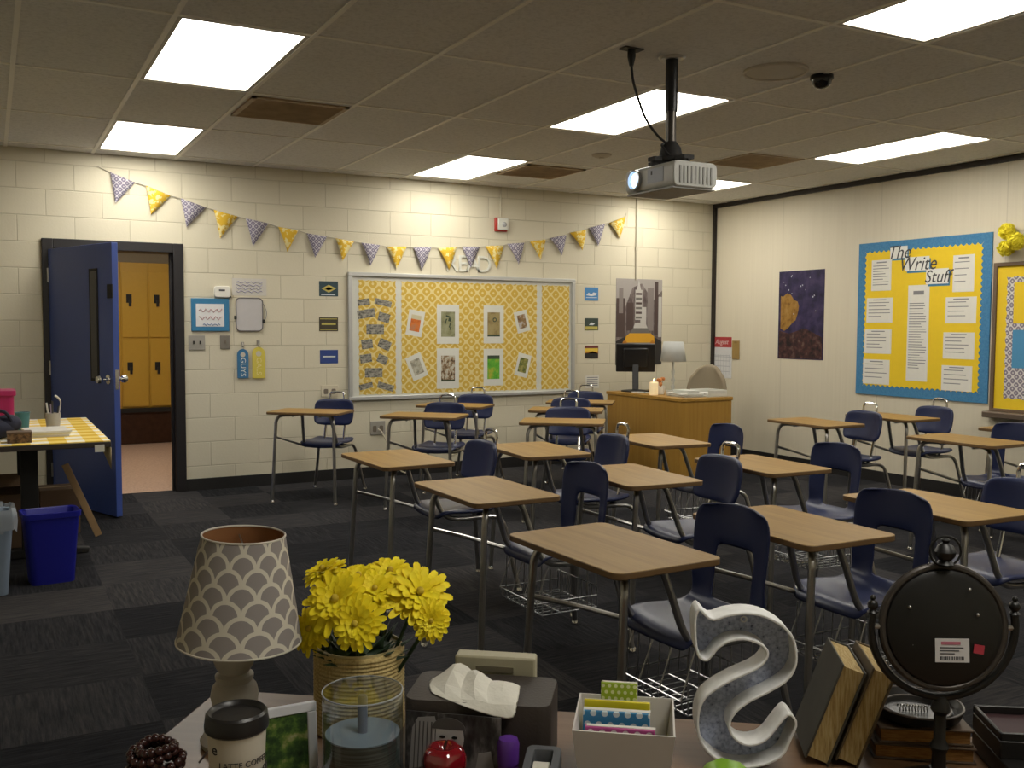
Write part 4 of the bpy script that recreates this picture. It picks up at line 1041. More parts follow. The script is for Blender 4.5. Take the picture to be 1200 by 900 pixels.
MB().box(-.03, .03, -.27, 0, .39, .415).build('under_bracket', BLACK, t)

# ------------------------------------------------------------------ table by the door
TX0, TX1, TY0, TY1, TZ = -.20, .585, 5.80, 7.36, .742
t = thing('work_table', 'black legged table with a yellow check cloth top beside the open door', 'table', (0, 0, 0))
MB().box(TX0, TX1, TY0, TY1, TZ-.035, TZ-.006).build('tabletop', mat('dark_table_edge', (.035, .025, .02), .5), t, bevel=.003)
b = MB(); b.box(TX0+.002, TX1-.002, TY0+.002, TY1-.002, TZ-.006, TZ); b.build('cloth_top', m_plaid(), t, bevel=.002)
for y in (6.38, 7.16):
    l = MB().box(.14, .235, y-.03, y+.03, .04, TZ-.035).build('leg', BLACKM, t, bevel=.006)
    MB().prism([(-.14, .0), (.50, .0), (.51, .03), (.30, .055), (.10, .055), (-.15, .03)], y-.03, y+.03).build('foot_bar', BLACKM, l, bevel=.006)
MB().box(.165, .205, 6.41, 7.13, .42, .54).build('modesty_rail', BLACKM, t)
MB().box(.50, .55, TY0-.005, TY0+.0, TZ-.06, TZ-.02).build('tape_tab', mat('tape_white', (.6, .58, .5), .6), t)
MB().add([(.545, TY0+.16, TZ-.04), (.586, TY0+.02, TZ-.04), (.586, TY0+.02, TZ-.165)], [(0, 1, 2)]).build('paper_corner', mat('manila', (.46, .36, .18), .8), t, solid=.003)
def on_table(px, py, z=TZ):
    d_ = ray(px, py); k = (z-CAM_H)/d_.z; return (d_.x*k, d_.y*k, z+.0005)
# items on it
p_ = on_table(20, 505)
t = thing('navy_bag', 'soft navy bag slumped at the left end of the check cloth', 'bag', (.02, 6.15, TZ))
vs = MB(); vs.sphere((0, 0, .062), (.11, .10, .062), 16, 10); vs.sphere((.06, .0, .085), (.075, .07, .055), 14, 8); vs.sphere((-.05, .02, .09), (.08, .07, .055), 14, 8)
vs.build('bag_body', mat('navy_cloth', (.012, .014, .035), .8, bump=.5, bscale=40), t, sub=1)
MB().tube(smooth([(-.08, -.05, .10), (-.04, -.07, .16), (.04, -.07, .16), (.08, -.05, .10)], 5), .010, 8).build('strap', mat('navy_cloth'), t)
t = thing('brown_box', 'small brown patterned box under the navy bag edge', 'box', (.13, 5.93, TZ))
MB().box(-.06, .06, -.05, .05, 0, .055).build('box_body', m_blotch('brown_patterned_card', [(.4, (.05, .03, .02)), (.6, (.20, .12, .06))], 40, .6), t, bevel=.003)
MB().box(-.062, .062, -.052, .052, .05, .062).build('box_lid', mat('brown_card', (.12, .075, .045), .6), t, bevel=.003)
x, y, z = on_table(46, 503)
t = thing('magazine_stack', 'low stack of pale papers on the check cloth', 'papers', (.28, 6.27, TZ), .05)
for k, (c, n) in enumerate((((.6, .56, .50), 'magazine'), ((.68, .62, .38), 'magazine'), ((.70, .68, .64), 'magazine'))):
    MB().box(-.115, .115, -.14, .14, .012*k+.0005, .012*k+.0115, R=Matrix.Rotation(.06*(k-1), 3, 'Z')).build(n, mat('magazine_'+str(k), c, .5), t, bevel=.001)
t = thing('pen_cup', 'clear cup of pens with a white brush on the check cloth', 'cup', (.335, 6.62, TZ))
MB().lathe([(0, 0), (.038, 0), (.045, .10), (.042, .10), (.036, .006), (0, .006)], 20).build('cup', mat('frosted_cup', (.5, .48, .45), .3, alpha=.75), t)
for k, (a, m_) in enumerate(((0.3, INK), (1.8, mat('pen_lilac', (.35, .3, .42), .5)), (3.2, mat('white_pen')), (4.6, INK))):
    MB().tube([(.015*math.cos(a), .015*math.sin(a), .01), (.036*math.cos(a), .036*math.sin(a), .14+.012*k)], .0055, 8).build('pen', m_, t)
MB().tube(smooth([(.02, .01, .02), (.04, .015, .12), (.045, .015, .17), (.025, .01, .20), (.012, .01, .205)], 4), [.004]*9+[.006]*8, 8).build('brush', mat('white_pen'), t)
t = thing('teal_cup', 'small teal cup behind the navy bag', 'cup', (.165, 6.60, TZ))
MB().lathe([(0, 0), (.034, 0), (.042, .11), (.039, .11), (.032, .006), (0, .006)], 20).build('cup', mat('teal_plastic', (.05, .17, .20), .4), t)
MB().tube([(.043*math.cos(k*PI/12), .043*math.sin(k*PI/12), .11) for k in range(24)], .0025, 6, closed=True).build('rim', mat('teal_plastic'), t)
t = thing('pink_tub', 'magenta storage tub at the left picture edge on the check cloth', 'tub', (.025, 6.90, TZ))
MB().prism(rrect(.20, .22, .03), 0, .22, 0, None, 'z').build('tub', mat('magenta_plastic', (.36, .01, .10), .4), t, bevel=.004)
MB().prism(rrect(.225, .245, .035), .20, .235, 0, None, 'z').build('lid', mat('magenta_plastic'), t, bevel=.004)
# under the table
t = thing('cardboard_box', 'brown cardboard box standing under the check cloth table', 'box', (.02, 6.85, 0))
CARD = mat('cardboard', (.11, .065, .035), .8)
MB().box(-.2, .2, -.17, .2, 0, .34).build('box_body', CARD, t, bevel=.004)
for s in (-1, 1): MB().box(-.2, .2, -.002, .002, 0, .12, R=Matrix.Rotation(s*1.0, 3, 'X'), c=(0, -.17 if s > 0 else .2, .338)).build('flap', CARD, t)
t = thing('cardboard_box', 'second brown cardboard box under the table, nearer the door', 'box', (.385, 7.12, 0))
MB().box(-.12, .12, -.13, .13, 0, .30).build('box_body', CARD, t, bevel=.004)
MB().box(-.12, .12, -.02, .02, .2995, .302).build('packing_tape', mat('tape_brown', (.26, .17, .08), .4), t)
t = thing('wooden_board', 'narrow tan wooden board leaning under the table beside the door', 'board', (.40, 6.80, 0))
R = Matrix.Rotation(-.42, 3, 'Y')
b = MB(); b.box(-.022, .022, -.006, .006, 0, .52, R=Matrix.Rotation(.0, 3, 'Z') @ Matrix.Rotation(-.38, 3, 'Y'), c=(.20, 0, .009)); b.build('board', mat('pale_wood_board', (.30, .19, .09), .6), t, bevel=.002)
# bins
def bin_(name, lab, loc, rz, w_, d_, h_, tap, m, rim, wall=.004):
    t = thing(name, lab, 'bin', loc, rz)
    def ring(s, z, ins=0): return [(x, y, z) for x, y in rrect(w_*s-2*ins, d_*s-2*ins, .035, 4)]
    L = [ring(tap, 0), ring(tap+(1-tap)*.5, h_*.5), ring(1, h_-.03), ring(1.0, h_-.03), ring(1.06, h_-.028), ring(1.07, h_), ring(1.03, h_+.002), ring(1.0, h_-.004, .004), ring(tap, .012, .004)]
    n = len(L[0]); vs = [v for q in L for v in q]; fs = [tuple(range(n-1, -1, -1)), tuple((len(L)-1)*n+k for k in range(n))]
    for i in range(len(L)-1):
        for k in range(n): fs.append((i*n+k, i*n+(k+1) % n, (i+1)*n+(k+1) % n, (i+1)*n+k))
    MB().add(vs, fs).build('bin_body', m, t, sharp=50)
    return t
bin_('recycling_bin', 'royal blue plastic waste bin on the carpet by the door', (.265, 5.74, 0), .10, .27, .20, .385, .80, mat('royal_blue_plastic', (.008, .010, .24), .4), 0)
t = bin_('waste_bin', 'grey plastic waste bin with a clear liner at the left picture edge', (-.085, 5.62, 0), .05, .33, .25, .42, .82, mat('grey_blue_plastic', (.19, .24, .31), .5), 0)
b = MB(); P1 = rrect(.355, .275, .04, 5); n = len(P1); random.seed(2); vs = []
for i, (s, z) in enumerate(((.985, .33), (1.015, .385), (1.03, .426), (.99, .445), (.93, .42), (.86, .32))):
    for (x, y) in P1:
        j = .008*random.uniform(-1, 1); vs.append((x*s+j, y*s+j, z+random.uniform(-.012, .014)+(.03*(x < .02 and y > 0) if i == 3 else 0)))
b.add(vs, [(i*n+k, i*n+(k+1) % n, (i+1)*n+(k+1) % n, (i+1)*n+k) for i in range(5) for k in range(n)])
b.build('bin_liner', mat('translucent_liner', (.55, .60, .66), .3, alpha=.5), t)

# ------------------------------------------------------------------ foreground desk
FA = math.atan2(-.6, .8); C0 = Vector((.339, 1.704))
FZ = .75
def fg(u, v, z=FZ): return (C0.x+.8*u-.6*v, C0.y-.6*u-.8*v, z)
def fthing(name, label, cat, u, v, z=FZ, r=0, group=None): return thing(name, label, cat, fg(u, v, z), FA+r, group)
t = fthing('work_desk', 'brown wood desk crowded with supplies along the bottom of the picture', 'desk', 0, 0, 0)
b = MB(); b.box(0, 1.65, -.75, 0, FZ-.03, FZ-.0005); b.build('desktop', FGWOOD, t, bevel=.004)
for x0 in (.06, 1.17):
    p_ = MB().box(x0, x0+.42, -.70, -.05, .03, FZ-.03).build('pedestal', FGWOOD, t)
    for k in range(3): 
        dr = MB().box(x0+.015, x0+.405, -.718, -.70, .06+.22*k, .26+.22*k).build('drawer', FGWOOD, p_, bevel=.003)
        MB().box(x0+.15, x0+.27, -.735, -.718, .165+.22*k, .18+.22*k).build('drawer_pull', CHROME, dr)
    MB().box(x0+.01, x0+.41, -.69, -.06, 0, .03).build('plinth', BLACKM, t)
MB().box(.48, 1.17, -.07, -.05, .2, FZ-.03).build('back_panel', FGWOOD, t)

# lamp
t = fthing('table_lamp', 'small lamp with a grey scallop print shade at the left end of the near desk', 'lamp', .122, .20)
CREAM = mat('chalky_cream_paint', (.42, .39, .33), .7, var=.1, vscale=40)
MB().lathe([(0, 0), (.05, 0), (.052, .008), (.045, .018), (.031, .032), (.028, .042), (.033, .060), (.036, .074), (.033, .088), (.0265, .096), (.0285, .101), (.0285, .106), (.022, .110), (.0285, .121), (.0315, .133), (.029, .146), (.018, .156), (.010, .160), (.009, .175), (0, .175)], 28).build('base', CREAM, t)
TILT = (0, .055, 0); SR0, SR1, SZ0, SZ1 = .0925, .0615, .160, .322
o = MB().lathe([(SR0, SZ0), (SR1, SZ1)], 48, uv=1).build('lamp_shade', m_scallop(), t); o.rotation_euler = TILT
o = MB().lathe([(SR0-.001, SZ0), (SR1-.001, SZ1)], 48, uv=1).build('shade_lining', mat('warm_shade_lining', (.30, .13, .045), .8), t); o.rotation_euler = TILT
for r_, z in ((SR0-.0003, SZ0), (SR1-.0003, SZ1)):
    o = MB().tube([(r_*math.cos(k*PI/24), r_*math.sin(k*PI/24), z) for k in range(48)], .0016, 6, closed=True).build('shade_trim', mat('shade_trim_cream', (.56, .52, .44), .8), t); o.rotation_euler = TILT
MB().tube([(0, 0, .17), (0, 0, .21)], .010, 10).sphere((0, 0, .235), (.020, .020, .028)).build('bulb', mat('lamp_bulb', (.7, .68, .6), .2), t)
b = MB()
for k in range(3): a = 2*PI*k/3; b.tube([(.0, 0, .305), ((SR1-.003)*math.cos(a), (SR1-.003)*math.sin(a), .308)], .0015, 5)
o = b.build('spider_wire', CHROME, t); o.rotation_euler = TILT

# rope can with flowers
cu_, cv_ = .292, .112
t = fthing('rope_can', 'coffee can wrapped in tan rope holding yellow chrysanthemums', 'can', cu_, cv_)
prof = [(0, 0), (.068, 0)]
nr = 21; hcan = .128
for k in range(nr):
    z0 = hcan*k/nr
    for j in range(5): prof.append((.0693+.0026*math.sin(PI*(j+.5)/5), z0+hcan/nr*(j+.5)/5))
prof += [(.068, hcan+.002), (.064, hcan+.002), (.064, .02), (0, .02)]
ROPE = m_blotch('twisted_jute_rope', [(.3, (.33, .24, .09)), (.5, (.48, .37, .16)), (.7, (.58, .47, .23))], 45, .9, 4, (6, 6, 1.2))
MB().lathe(prof, 48).build('rope_wrap', ROPE, t, sharp=70)
b = MB(); b.lathe([(.0655, hcan+.001), (.0655, hcan+.006), (.0635, hcan+.006), (.0635, hcan-.01)], 40); b.build('can_rim', mat('can_rim_yellow', (.48, .40, .20), .4), t)
PET = m_blotch('yellow_petal', [(.3, (.90, .68, .012)), (.6, (.95, .80, .025)), (.8, (.96, .88, .10))], 30, .55)
GREEN = mat('dark_leaf', (.012, .035, .010), .6, var=.3)
def flower(u, v, z, r, lab, tx, ty, sd):
    """chrysanthemum head: rings of spoon petals around a greenish disc"""
    random.seed(sd)
    q = fthing('chrysanthemum', lab, 'flower', u, v, z, 0, 'yellow chrysanthemums')
    R = Matrix.Rotation(ty, 3, 'Y') @ Matrix.Rotation(tx, 3, 'X')
    b = MB()
    rings = [(20, 1.0, .0, .12), (18, .92, .15, .20), (16, .80, .35, .32), (13, .64, .6, .46), (10, .46, .9, .60)]
    for ri, (n, L, lift, up) in enumerate(rings):
        for k in range(n):
            a = 2*PI*(k+.5*(ri % 2)+random.uniform(-.2, .2))/n; ll = r*L*random.uniform(.84, 1.14); el = up*1.15+random.uniform(-.1, .1)
            d_ = Vector((math.cos(a), math.sin(a), 0)); s_ = Vector((-math.sin(a), math.cos(a), 0)); wv = r*.118
            pts = []
            for f, wf in ((.08, .4), (.4, .75), (.72, 1.0), (.92, .85), (1.0, .4)):
                rr = ll*f; zz = rr*math.sin(el)*(1-.35*f)+r*.10*lift - (.12*r*f*f if ri < 2 else 0)
                c_ = d_*rr*math.cos(el)+Vector((0, 0, zz)); cup = Vector((0, 0, wv*.28*wf))
                pts += [c_-s_*wv*wf+cup, c_-cup*.4, c_+s_*wv*wf+cup]
            vs = [R @ p for p in pts]
            b.add(vs, [(i*3+j, i*3+j+1, (i+1)*3+j+1, (i+1)*3+j) for i in range(4) for j in range(2)])
    b.build('petals', PET, q, sharp=180)
    b = MB(); b.sphere(R @ Vector((0, 0, r*.26)), r*.12, 10, 7); b.sphere(R @ Vector((0, 0, -.01)), r*.24, 10, 7, 1)
    b.build('flower_disc', [mat('flower_eye', (.55, .40, .03), .8), GREEN], q)
    dz = FZ+.03-z
    tgt = Vector((cu_-u, -(cv_-v), 0))*.8
    MB().tube(smooth([R @ Vector((0, 0, -.012)), Vector((tgt.x*.4, tgt.y*.4, dz*.4)), Vector((tgt.x, tgt.y, dz))], 4), .003, 6).build('stem', GREEN, q)
def fl_px(px, py, v):       # desk u and height of a point seen at this pixel, at desk depth v
    d_ = ray(px, py); nx, ny = -.6, -.8
    k = (v + nx*C0.x+ny*C0.y)/(d_.x*nx+d_.y*ny); P = d_*k
    return (P.x-C0.x)*.8+(P.y-C0.y)*-.6, CAM_H+P.z
FL = [(380, 671, .06, .036, 'yellow chrysanthemum at the back left, tallest of the bunch', .3, -.3), (396, 704, .165, .049, 'large yellow chrysanthemum facing forward at the left front of the bunch', 1.0, -.15), (421, 680, .09, .040, 'yellow chrysanthemum at the top middle of the bunch', .35, 0.), (457, 674, .08, .042, 'yellow chrysanthemum at the top right of the bunch', .4, .15), (490, 697, .115, .050, 'large yellow chrysanthemum at the right of the bunch', .7, .55), (418, 731, .19, .040, 'yellow chrysanthemum drooping over the can rim in the middle', 1.25, .05), (366, 738, .15, .036, 'yellow chrysanthemum at the lower left by the lamp shade', 1.0, -.7), (440, 693, .13, .036, 'yellow chrysanthemum in the centre between the large blooms', .7, .1), (505, 727, .14, .030, 'yellow chrysanthemum drooping at the lower right of the bunch', 1.2, .8)]
for k, (px, py, v, r, lab, tx, ty) in enumerate(FL):
    u, z = fl_px(px, py, v); flower(u, v, z, r*1.08, lab, tx, ty, 20+k)
t = fthing('leaf_bunch', 'dark green leaves filling the rope can between the blooms', 'leaves', cu_, cv_, FZ+.10)
b = MB(); random.seed(11)
b.lathe([(0, .050), (.025, .046), (.045, .034), (.058, .024), (.0625, .012), (.0625, -.01), (0, -.01)], 20)
for k in range(60):
    a = random.uniform(0, 2*PI); L = random.uniform(.05, .08); el = random.uniform(.35, 1.2)
    d_ = Vector((math.cos(a)*math.cos(el), math.sin(a)*math.cos(el), math.sin(el))); s_ = d_.cross(Vector((0, 0, 1))).normalized(); o_ = Vector((.02*math.cos(a), .02*math.sin(a), 0))
    b.add([o_, o_+d_*L*.5-s_*L*.2, o_+d_*L*.55+Vector((0, 0, .006)), o_+d_*L*.5+s_*L*.2, o_+d_*L], [(0, 1, 2), (0, 2, 3), (1, 4, 2), (2, 4, 3)])
b.build('leaves', GREEN, t, solid=.0008)
b = MB()
for k in range(5): a = 2*PI*k/5; b.tube([(.02*math.cos(a), .02*math.sin(a), -.075), (.01*math.cos(a), .01*math.sin(a), .03)], .003, 5)
b.build('stalks', GREEN, t)

# coffee mug
t = fthing('travel_cup', 'cream travel cup with black lid and latte coffee lettering', 'cup', .222, .412)
CUPW = mat('cream_cup', (.56, .52, .43), .4)
MB().lathe([(0, 0), (.030, 0), (.032, .004), (.0372, .118), (.0372, .122), (.0345, .122), (.030, .006), (0, .006)], 40).build('body', CUPW, t)
MB().lathe([(.0375, .116), (.0405, .119), (.041, .125), (.0395, .133), (.039, .138), (.036, .141), (.033, .139), (.031, .135), (0, .134)], 40).build('lid', mat('black_lid', (.014, .013, .013), .35), t)
MB().prism(rrect(.008, .004, .0018), .1335, .1342, 0, None, 'z').build('sip_hole', BLACKM, t, loc=(0, -.024, 0))
CI = mat('cup_ink', (.03, .028, .028), .6)
def cuptext(s, size, ang, z, nm='lettering', sh=0):
    o = text(s, size, CI, t, (ang+.40)*.037, -.0004, z, nm, .0003, bend=.0368, shear=sh)
    return o
cuptext('LATTE COFFEE', .0105, .33, .082); cuptext('e', .020, -.80, .101); cuptext('Coffee', .022, .95, .064, sh=.3); cuptext('l', .02, -.80, .064)
# picture in white frame
t = fthing('picture_frame', 'white framed picture of a green garden behind the travel cup', 'picture', .236, .325, FZ, .62)
R = Matrix.Rotation(-.10, 3, 'X')
b = MB(); W_, H_, f = .062, .105, .013
for (xa, xb, za, zb) in ((-W_, W_, 0, f), (-W_, W_, H_-f, H_), (-W_, -W_+f, f, H_-f), (W_-f, W_, f, H_-f)): b.box(xa, xb, -.004, .004, za, zb, R=R, c=(0, 0, .001))
b.build('frame', mat('white_frame', (.62, .63, .66), .4), t, bevel=.0012)
b = MB(); b.box(-W_+f-.002, W_-f+.002, -.002, .002, f-.002, H_-f+.002, R=R, c=(0, 0, .001)); b.build('print', m_blotch('print_garden', [(.3, (.008, .02, .012)), (.45, (.03, .07, .02)), (.55, (.09, .16, .03)), (.62, (.22, .24, .08)), (.75, (.35, .36, .25))], 42, .35), t)
MB().box(-.01, .01, 0, .003, 0, .085, R=Matrix.Rotation(-.5, 3, 'X'), c=(0, .044, 0)).build('easel', mat('easel_grey', (.2, .2, .2), .6), t)
# beads and cord
t = fthing('bead_bracelet', 'dark brown beaded bracelets heaped at the left desk edge', 'bracelet', .055, .315)
b = MB(); random.seed(8)
BEAD = mat('dark_brown_bead', (.035, .012, .010), .25)
for q_, (zz, rr, ox) in enumerate(((.007, .034, 0), (.018, .031, .006), (.028, .030, -.004), (.038, .024, .002))):
    for k in range(16):
        a = 2*PI*k/16+q_*.2; b.sphere((ox+rr*math.cos(a), rr*math.sin(a), zz+.003*math.sin(2*a+q_)), .0068, 8, 6)
b.build('beads', BEAD, t)
MB().tube([(.034*math.cos(k*PI/10), .034*math.sin(k*PI/10), .009) for k in range(20)], .0018, 5, closed=True).build('elastic', BLACKM, t)
t = fthing('leather_cord', 'thin dark leather cord looping across the desk toward the cup', 'cord', .055, .315)
MB().tube(smooth([(.05, .03, .004), (.065, .045, .022), (.10, .03, .035), (.13, .0, .020), (.115, -.035, .004), (.07, -.05, .003)], 6), .0016, 6).build('cord', mat('brown_cord', (.035, .02, .015), .6), t)
MB().sphere((.07, -.05, .004), .004, 8, 6).build('knot', mat('brown_cord'), t)

# disc spindle
su, sv = .352, .288
t = fthing('disc_spindle', 'clear plastic disc spindle tub half full of discs', 'disc tub', su, sv)
r0 = .056
MB().lathe([(0, 0), (r0+.004, 0), (r0+.004, .010), (r0+.002, .014), (0, .014)], 40).build('base_plate', BLACK, t)
b = MB(); b.lathe([(.008, .0145), (r0-.004, .0145), (r0-.004, .066), (.008, .066)], 40); b.build('disc_stack', m_blotch('disc_edges', [(.4, (.035, .045, .038)), (.6, (.10, .12, .11))], 12, .4, 3, (1, 1, 60)), t)
MB().lathe([(.0078, .0665), (r0-.004, .0665), (r0-.004, .068), (.0078, .068)], 40).build('top_disc', mat('bluish_disc', (.30, .37, .44), .25, .2), t)
MB().lathe([(0, .014), (.007, .014), (.007, .118), (.005, .121), (0, .121)], 18).build('spindle_post', mat('slate_post', (.13, .15, .20), .4), t)
CLR = m_clear('clear_plastic', (.80, .84, .86), .35)
MB().lathe([(r0, .014), (r0, .126), (r0-.001, .1285), (.012, .129), (.0105, .126), (0, .126)], 48).build('clear_cover', CLR, t)
b = MB()
b.tube([(r0*math.cos(k*PI/24), r0*math.sin(k*PI/24), .1275) for k in range(48)], .0011, 6, closed=True)
b.build('cover_rim', mat('rim_clear_white', (.55, .58, .60), .25, alpha=.55), t)

# tissue box
t = fthing('tissue_box', 'dark brown tissue box cover with a white tissue pulled out', 'tissue box', .503, .172)
BRN = mat('dark_brown_leatherette', (.036, .027, .022), .55, bump=.25, bscale=250)
o_ = rrect(.216, .122, .018, 5); i_ = rrect(.10, .030, .014, 5)
n = len(o_)
b = MB(); hh = .096
vs = [(x, y, 0) for x, y in o_]+[(x, y, hh-.006) for x, y in o_]+[(x*.985, y*.975, hh) for x, y in o_]+[(x, y+.012, hh) for x, y in i_]+[(x, y+.012, hh-.012) for x, y in i_]
fs = [tuple(range(n-1, -1, -1))]
for L in range(4):
    for k in range(n): fs.append((L*n+k, L*n+(k+1) % n, (L+1)*n+(k+1) % n, (L+1)*n+k))
b.add(vs, fs); b.build('cover', BRN, t, sharp=50)
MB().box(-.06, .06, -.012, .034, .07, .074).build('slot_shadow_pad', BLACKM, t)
t2 = fthing('tissue', 'crumpled white tissue pulled from the slot of the brown tissue box', 'tissue', .503, .172)
G = [  # rows from the slot over the crest down to the front hem; local x, y(away), z
 [(-.036, .014, .088), (-.022, .016, .088), (-.008, .013, .088), (.006, .015, .088), (.020, .013, .088), (.034, .015, .088), (.047, .013, .088)],
 [(-.062, .018, .113), (-.040, .024, .139), (-.021, .018, .121), (-.006, .014, .124), (.011, .012, .106), (.030, .010, .110), (.056, .008, .104)],
 [(-.076, .012, .104), (-.047, .006, .126), (-.029, .006, .104), (-.011, -.006, .120), (.009, -.010, .101), (.032, -.012, .109), (.0585, -.012, .102)],
 [(-.089, .012, .0985), (-.054, -.020, .107), (-.030, -.026, .0985), (-.010, -.028, .112), (.011, -.036, .0985), (.034, -.036, .106), (.060, -.036, .100)],
 [(-.078, -.022, .0975), (-.048, -.046, .099), (-.022, -.056, .0978), (.0, -.058, .102), (.020, -.063, .0975), (.038, -.064, .100), (.061, -.064, .0985)],
 [(-.072, -.034, .0972), (-.044, -.055, .0972), (-.019, -.066, .094), (.002, -.070, .089), (.022, -.072, .084), (.040, -.073, .082), (.060, -.072, .079)]]
vs = [p for r in G for p in r]
MB().add(vs, [q for i in range(5) for j in range(6) for q in ((i*7+j, i*7+j+1, (i+1)*7+j+1), (i*7+j, (i+1)*7+j+1, (i+1)*7+j))]).build('tissue_sheet', mat('tissue_white', (.70, .68, .60), .9, bump=.4, bscale=120), t2, sub=1, solid=.0006, sharp=25)
# beige card file
t = fthing('card_file', 'flat beige plastic card file standing behind the tissue box', 'card file', .508, .082)
b = MB(); b.prism(rrect(.128, .118, .004, 3, 0, .059), -.015, .015); b.build('case', mat('beige_plastic', (.38, .35, .24), .5), t, bevel=.003)
MB().box(-.030, .030, -.0165, -.0148, .094, .103).build('label_slot', mat('beige_shadow', (.15, .13, .085), .6), t)
# photo
t = fthing('photo_print', 'black and white photograph propped against the tissue box', 'photo', .470, .2475, FZ, -.05)
R = Matrix.Rotation(-.06, 3, 'X')
b = MB(); b.box(-.068, .072, -.0015, .0015, 0, .083, R=R); b.build('print', m_blotch('grey_photo', [(.3, (.010, .009, .010)), (.5, (.05, .047, .046)), (.65, (.16, .15, .145))], 30, .3, 4, (1.6, 1, .7)), t)
b = MB()
def ph(poly, mi, l): b.prism(poly, -.0022-.0002*l, -.0014, mi)
ph([(-.062, .0), (-.058, .06), (-.05, .075), (-.025, .078), (-.018, .05), (-.02, .01)], 0, 0)
for k in range(6): ph([(-.056+.006*k, .0), (-.054+.006*k, .07), (-.052+.006*k, .07), (-.0545+.006*k, 0)], 1, 1)
ph([(-.004+.023*math.cos(a*PI/9), .049+.026*math.sin(a*PI/9)) for a in range(18)], 2, 1)
ph([(-.004+.025*math.cos(a*PI/9), .061+.017*math.sin(a*PI/9)) for a in range(10)], 1, 2)
for sx in (-.013, .005): ph([(sx+.0045*math.cos(a*PI/4), .050+.0022*math.sin(a*PI/4)) for a in range(8)], 3, 3)
ph([(-.004, .046), (-.001, .039), (-.007, .039)], 0, 3); ph([(-.012, .033), (.004, .033), (.001, .030), (-.009, .030)], 3, 3)
ph([(.035, 0), (.04, .03), (.058, .035), (.066, .0)], 0, 0)
b.build('image', [mat('photo_grey', (.26, .25, .245), .4), mat('photo_dark', (.07, .066, .064), .4), mat('photo_light', (.42, .40, .39), .4), mat('photo_black', (.008, .008, .008), .4)], t).rotation_euler = (-.06, 0, 0)
# apple
t = fthing('glass_apple', 'shiny red glass apple in front of the photograph', 'apple', .470, .292)
prof = [(0, .006), (.010, .001), (.017, .002), (.025, .014), (.030, .030), (.031, .042), (.027, .054), (.019, .0595), (.010, .058), (.004, .052), (0, .049)]
b = MB(); b.lathe(prof, 32); o = b.build('apple_body', mat('red_glass', (.20, .004, .010), .08, spec=.8, coat=1), t, sub=1)
for v in o.data.vertices:
    a = math.atan2(v.co.y, v.co.x); k = 1+.05*math.cos(5*a); v.co.x *= k; v.co.y *= k
MB().tube(smooth([(0, 0, .05), (.001, 0, .058), (.004, 0, .066)], 3), .0018, 6).build('stem', mat('apple_stem', (.05, .02, .01), .6), t)
# purple glue stick
t = fthing('glue_stick', 'purple glue stick standing before the tissue box', 'glue stick', .556, .268)
PUR = mat('purple_plastic', (.10, .03, .25), .25)
MB().lathe([(0, 0), (.014, 0), (.0145, .002), (.0145, .030), (0, .030)], 24).build('barrel', PUR, t)
MB().lathe([(.0155, .030), (.0155, .058), (.013, .064), (.006, .067), (0, .0675)], 24).build('cap', PUR, t)
# tape dispenser
t = fthing('tape_dispenser', 'grey tape dispenser seen end on beside the glue stick', 'tape dispenser', .608, .335)
GRY = mat('dark_grey_plastic', (.10, .105, .115), .4)
b = MB(); P1 = rrect(.048, .125, .010, 4); P2 = rrect(.026, .062, .004, 4, 0, .022); n = len(P1); zt = .052
vs = [(x, y, zt+y*.12) for x, y in P1]+[(x, y, zt+y*.12) for x, y in P2]+[(x, y, 0) for x, y in P1]+[(x, y, .006) for x, y in P2]
fs = [tuple(2*n+k for k in range(n-1, -1, -1)), tuple(3*n+k for k in range(n))]
for k in range(n):
    j = (k+1) % n; fs += [(k, j, n+j, n+k), (j, k, 2*n+k, 2*n+j), (n+k, n+j, 3*n+j, 3*n+k)]
b.add(vs, fs); b.build('body', GRY, t, bevel=.0012)
MB().lathe([(.011, -.0105), (.024, -.0105), (.024, .0105), (.011, .0105)], 28, c=(.0, .016, .031), R=Matrix.Rotation(PI/2, 3, 'Y')).build('tape_roll', mat('tape_cream', (.62, .60, .52), .4), t)
MB().tube([(-.013, .016, .031), (.013, .016, .031)], .0105, 14).build('hub', GRY, t)
# white box with note pads
bu, bv = .716, .228
t = fthing('desk_organiser', 'flared white card box holding patterned note pads', 'box', bu, bv)
def trap(wb, db, wt, dt, h): return [(-wb, -db, 0), (wb, -db, 0), (wb, db, 0), (-wb, db, 0), (-wt, -dt, h), (wt, -dt, h), (wt, dt, h), (-wt, dt, h)]
vs = trap(.058, .056, .069, .068, .093)+trap(.0555, .0535, .0665, .0655, .0932); vs[8:12] = [(x, y, .003) for x, y, z in vs[8:12]]
fs = [(3, 2, 1, 0), (0, 1, 5, 4), (1, 2, 6, 5), (2, 3, 7, 6), (3, 0, 4, 7), (9, 8, 12, 13), (10, 9, 13, 14), (11, 10, 14, 15), (8, 11, 15, 12), (4, 5, 13, 12), (5, 6, 14, 13), (6, 7, 15, 14), (7, 4, 12, 15), (8, 9, 10, 11)]
MB().add(vs, fs).build('box_shell', mat('white_card_box', (.56, .53, .50), .6), t)
def pad(lab, u, v, w_, h_, d_, m, r, lean):
    q = fthing('note_pad', lab, 'note pad', u, v, FZ+.004, r, 'note pads in the white box')
    R = Matrix.Rotation(lean, 3, 'X')
    MB().box(-w_/2, w_/2, -d_/2, d_/2, 0, h_, R=R).build('cover', m, q, bevel=.0015)
    MB().box(-w_/2+.002, w_/2+.0008, -d_/2+.0025, d_/2-.0025, .002, h_+.0006, R=R).build('pages', WHITEP, q)
pad('lime green polka dot note pad standing tallest in the white box', bu-.010, bv-.038, .052, .118, .010, m_dots('lime_dots', (.30, .42, .03), (.66, .70, .40), 110), 0, -.05)
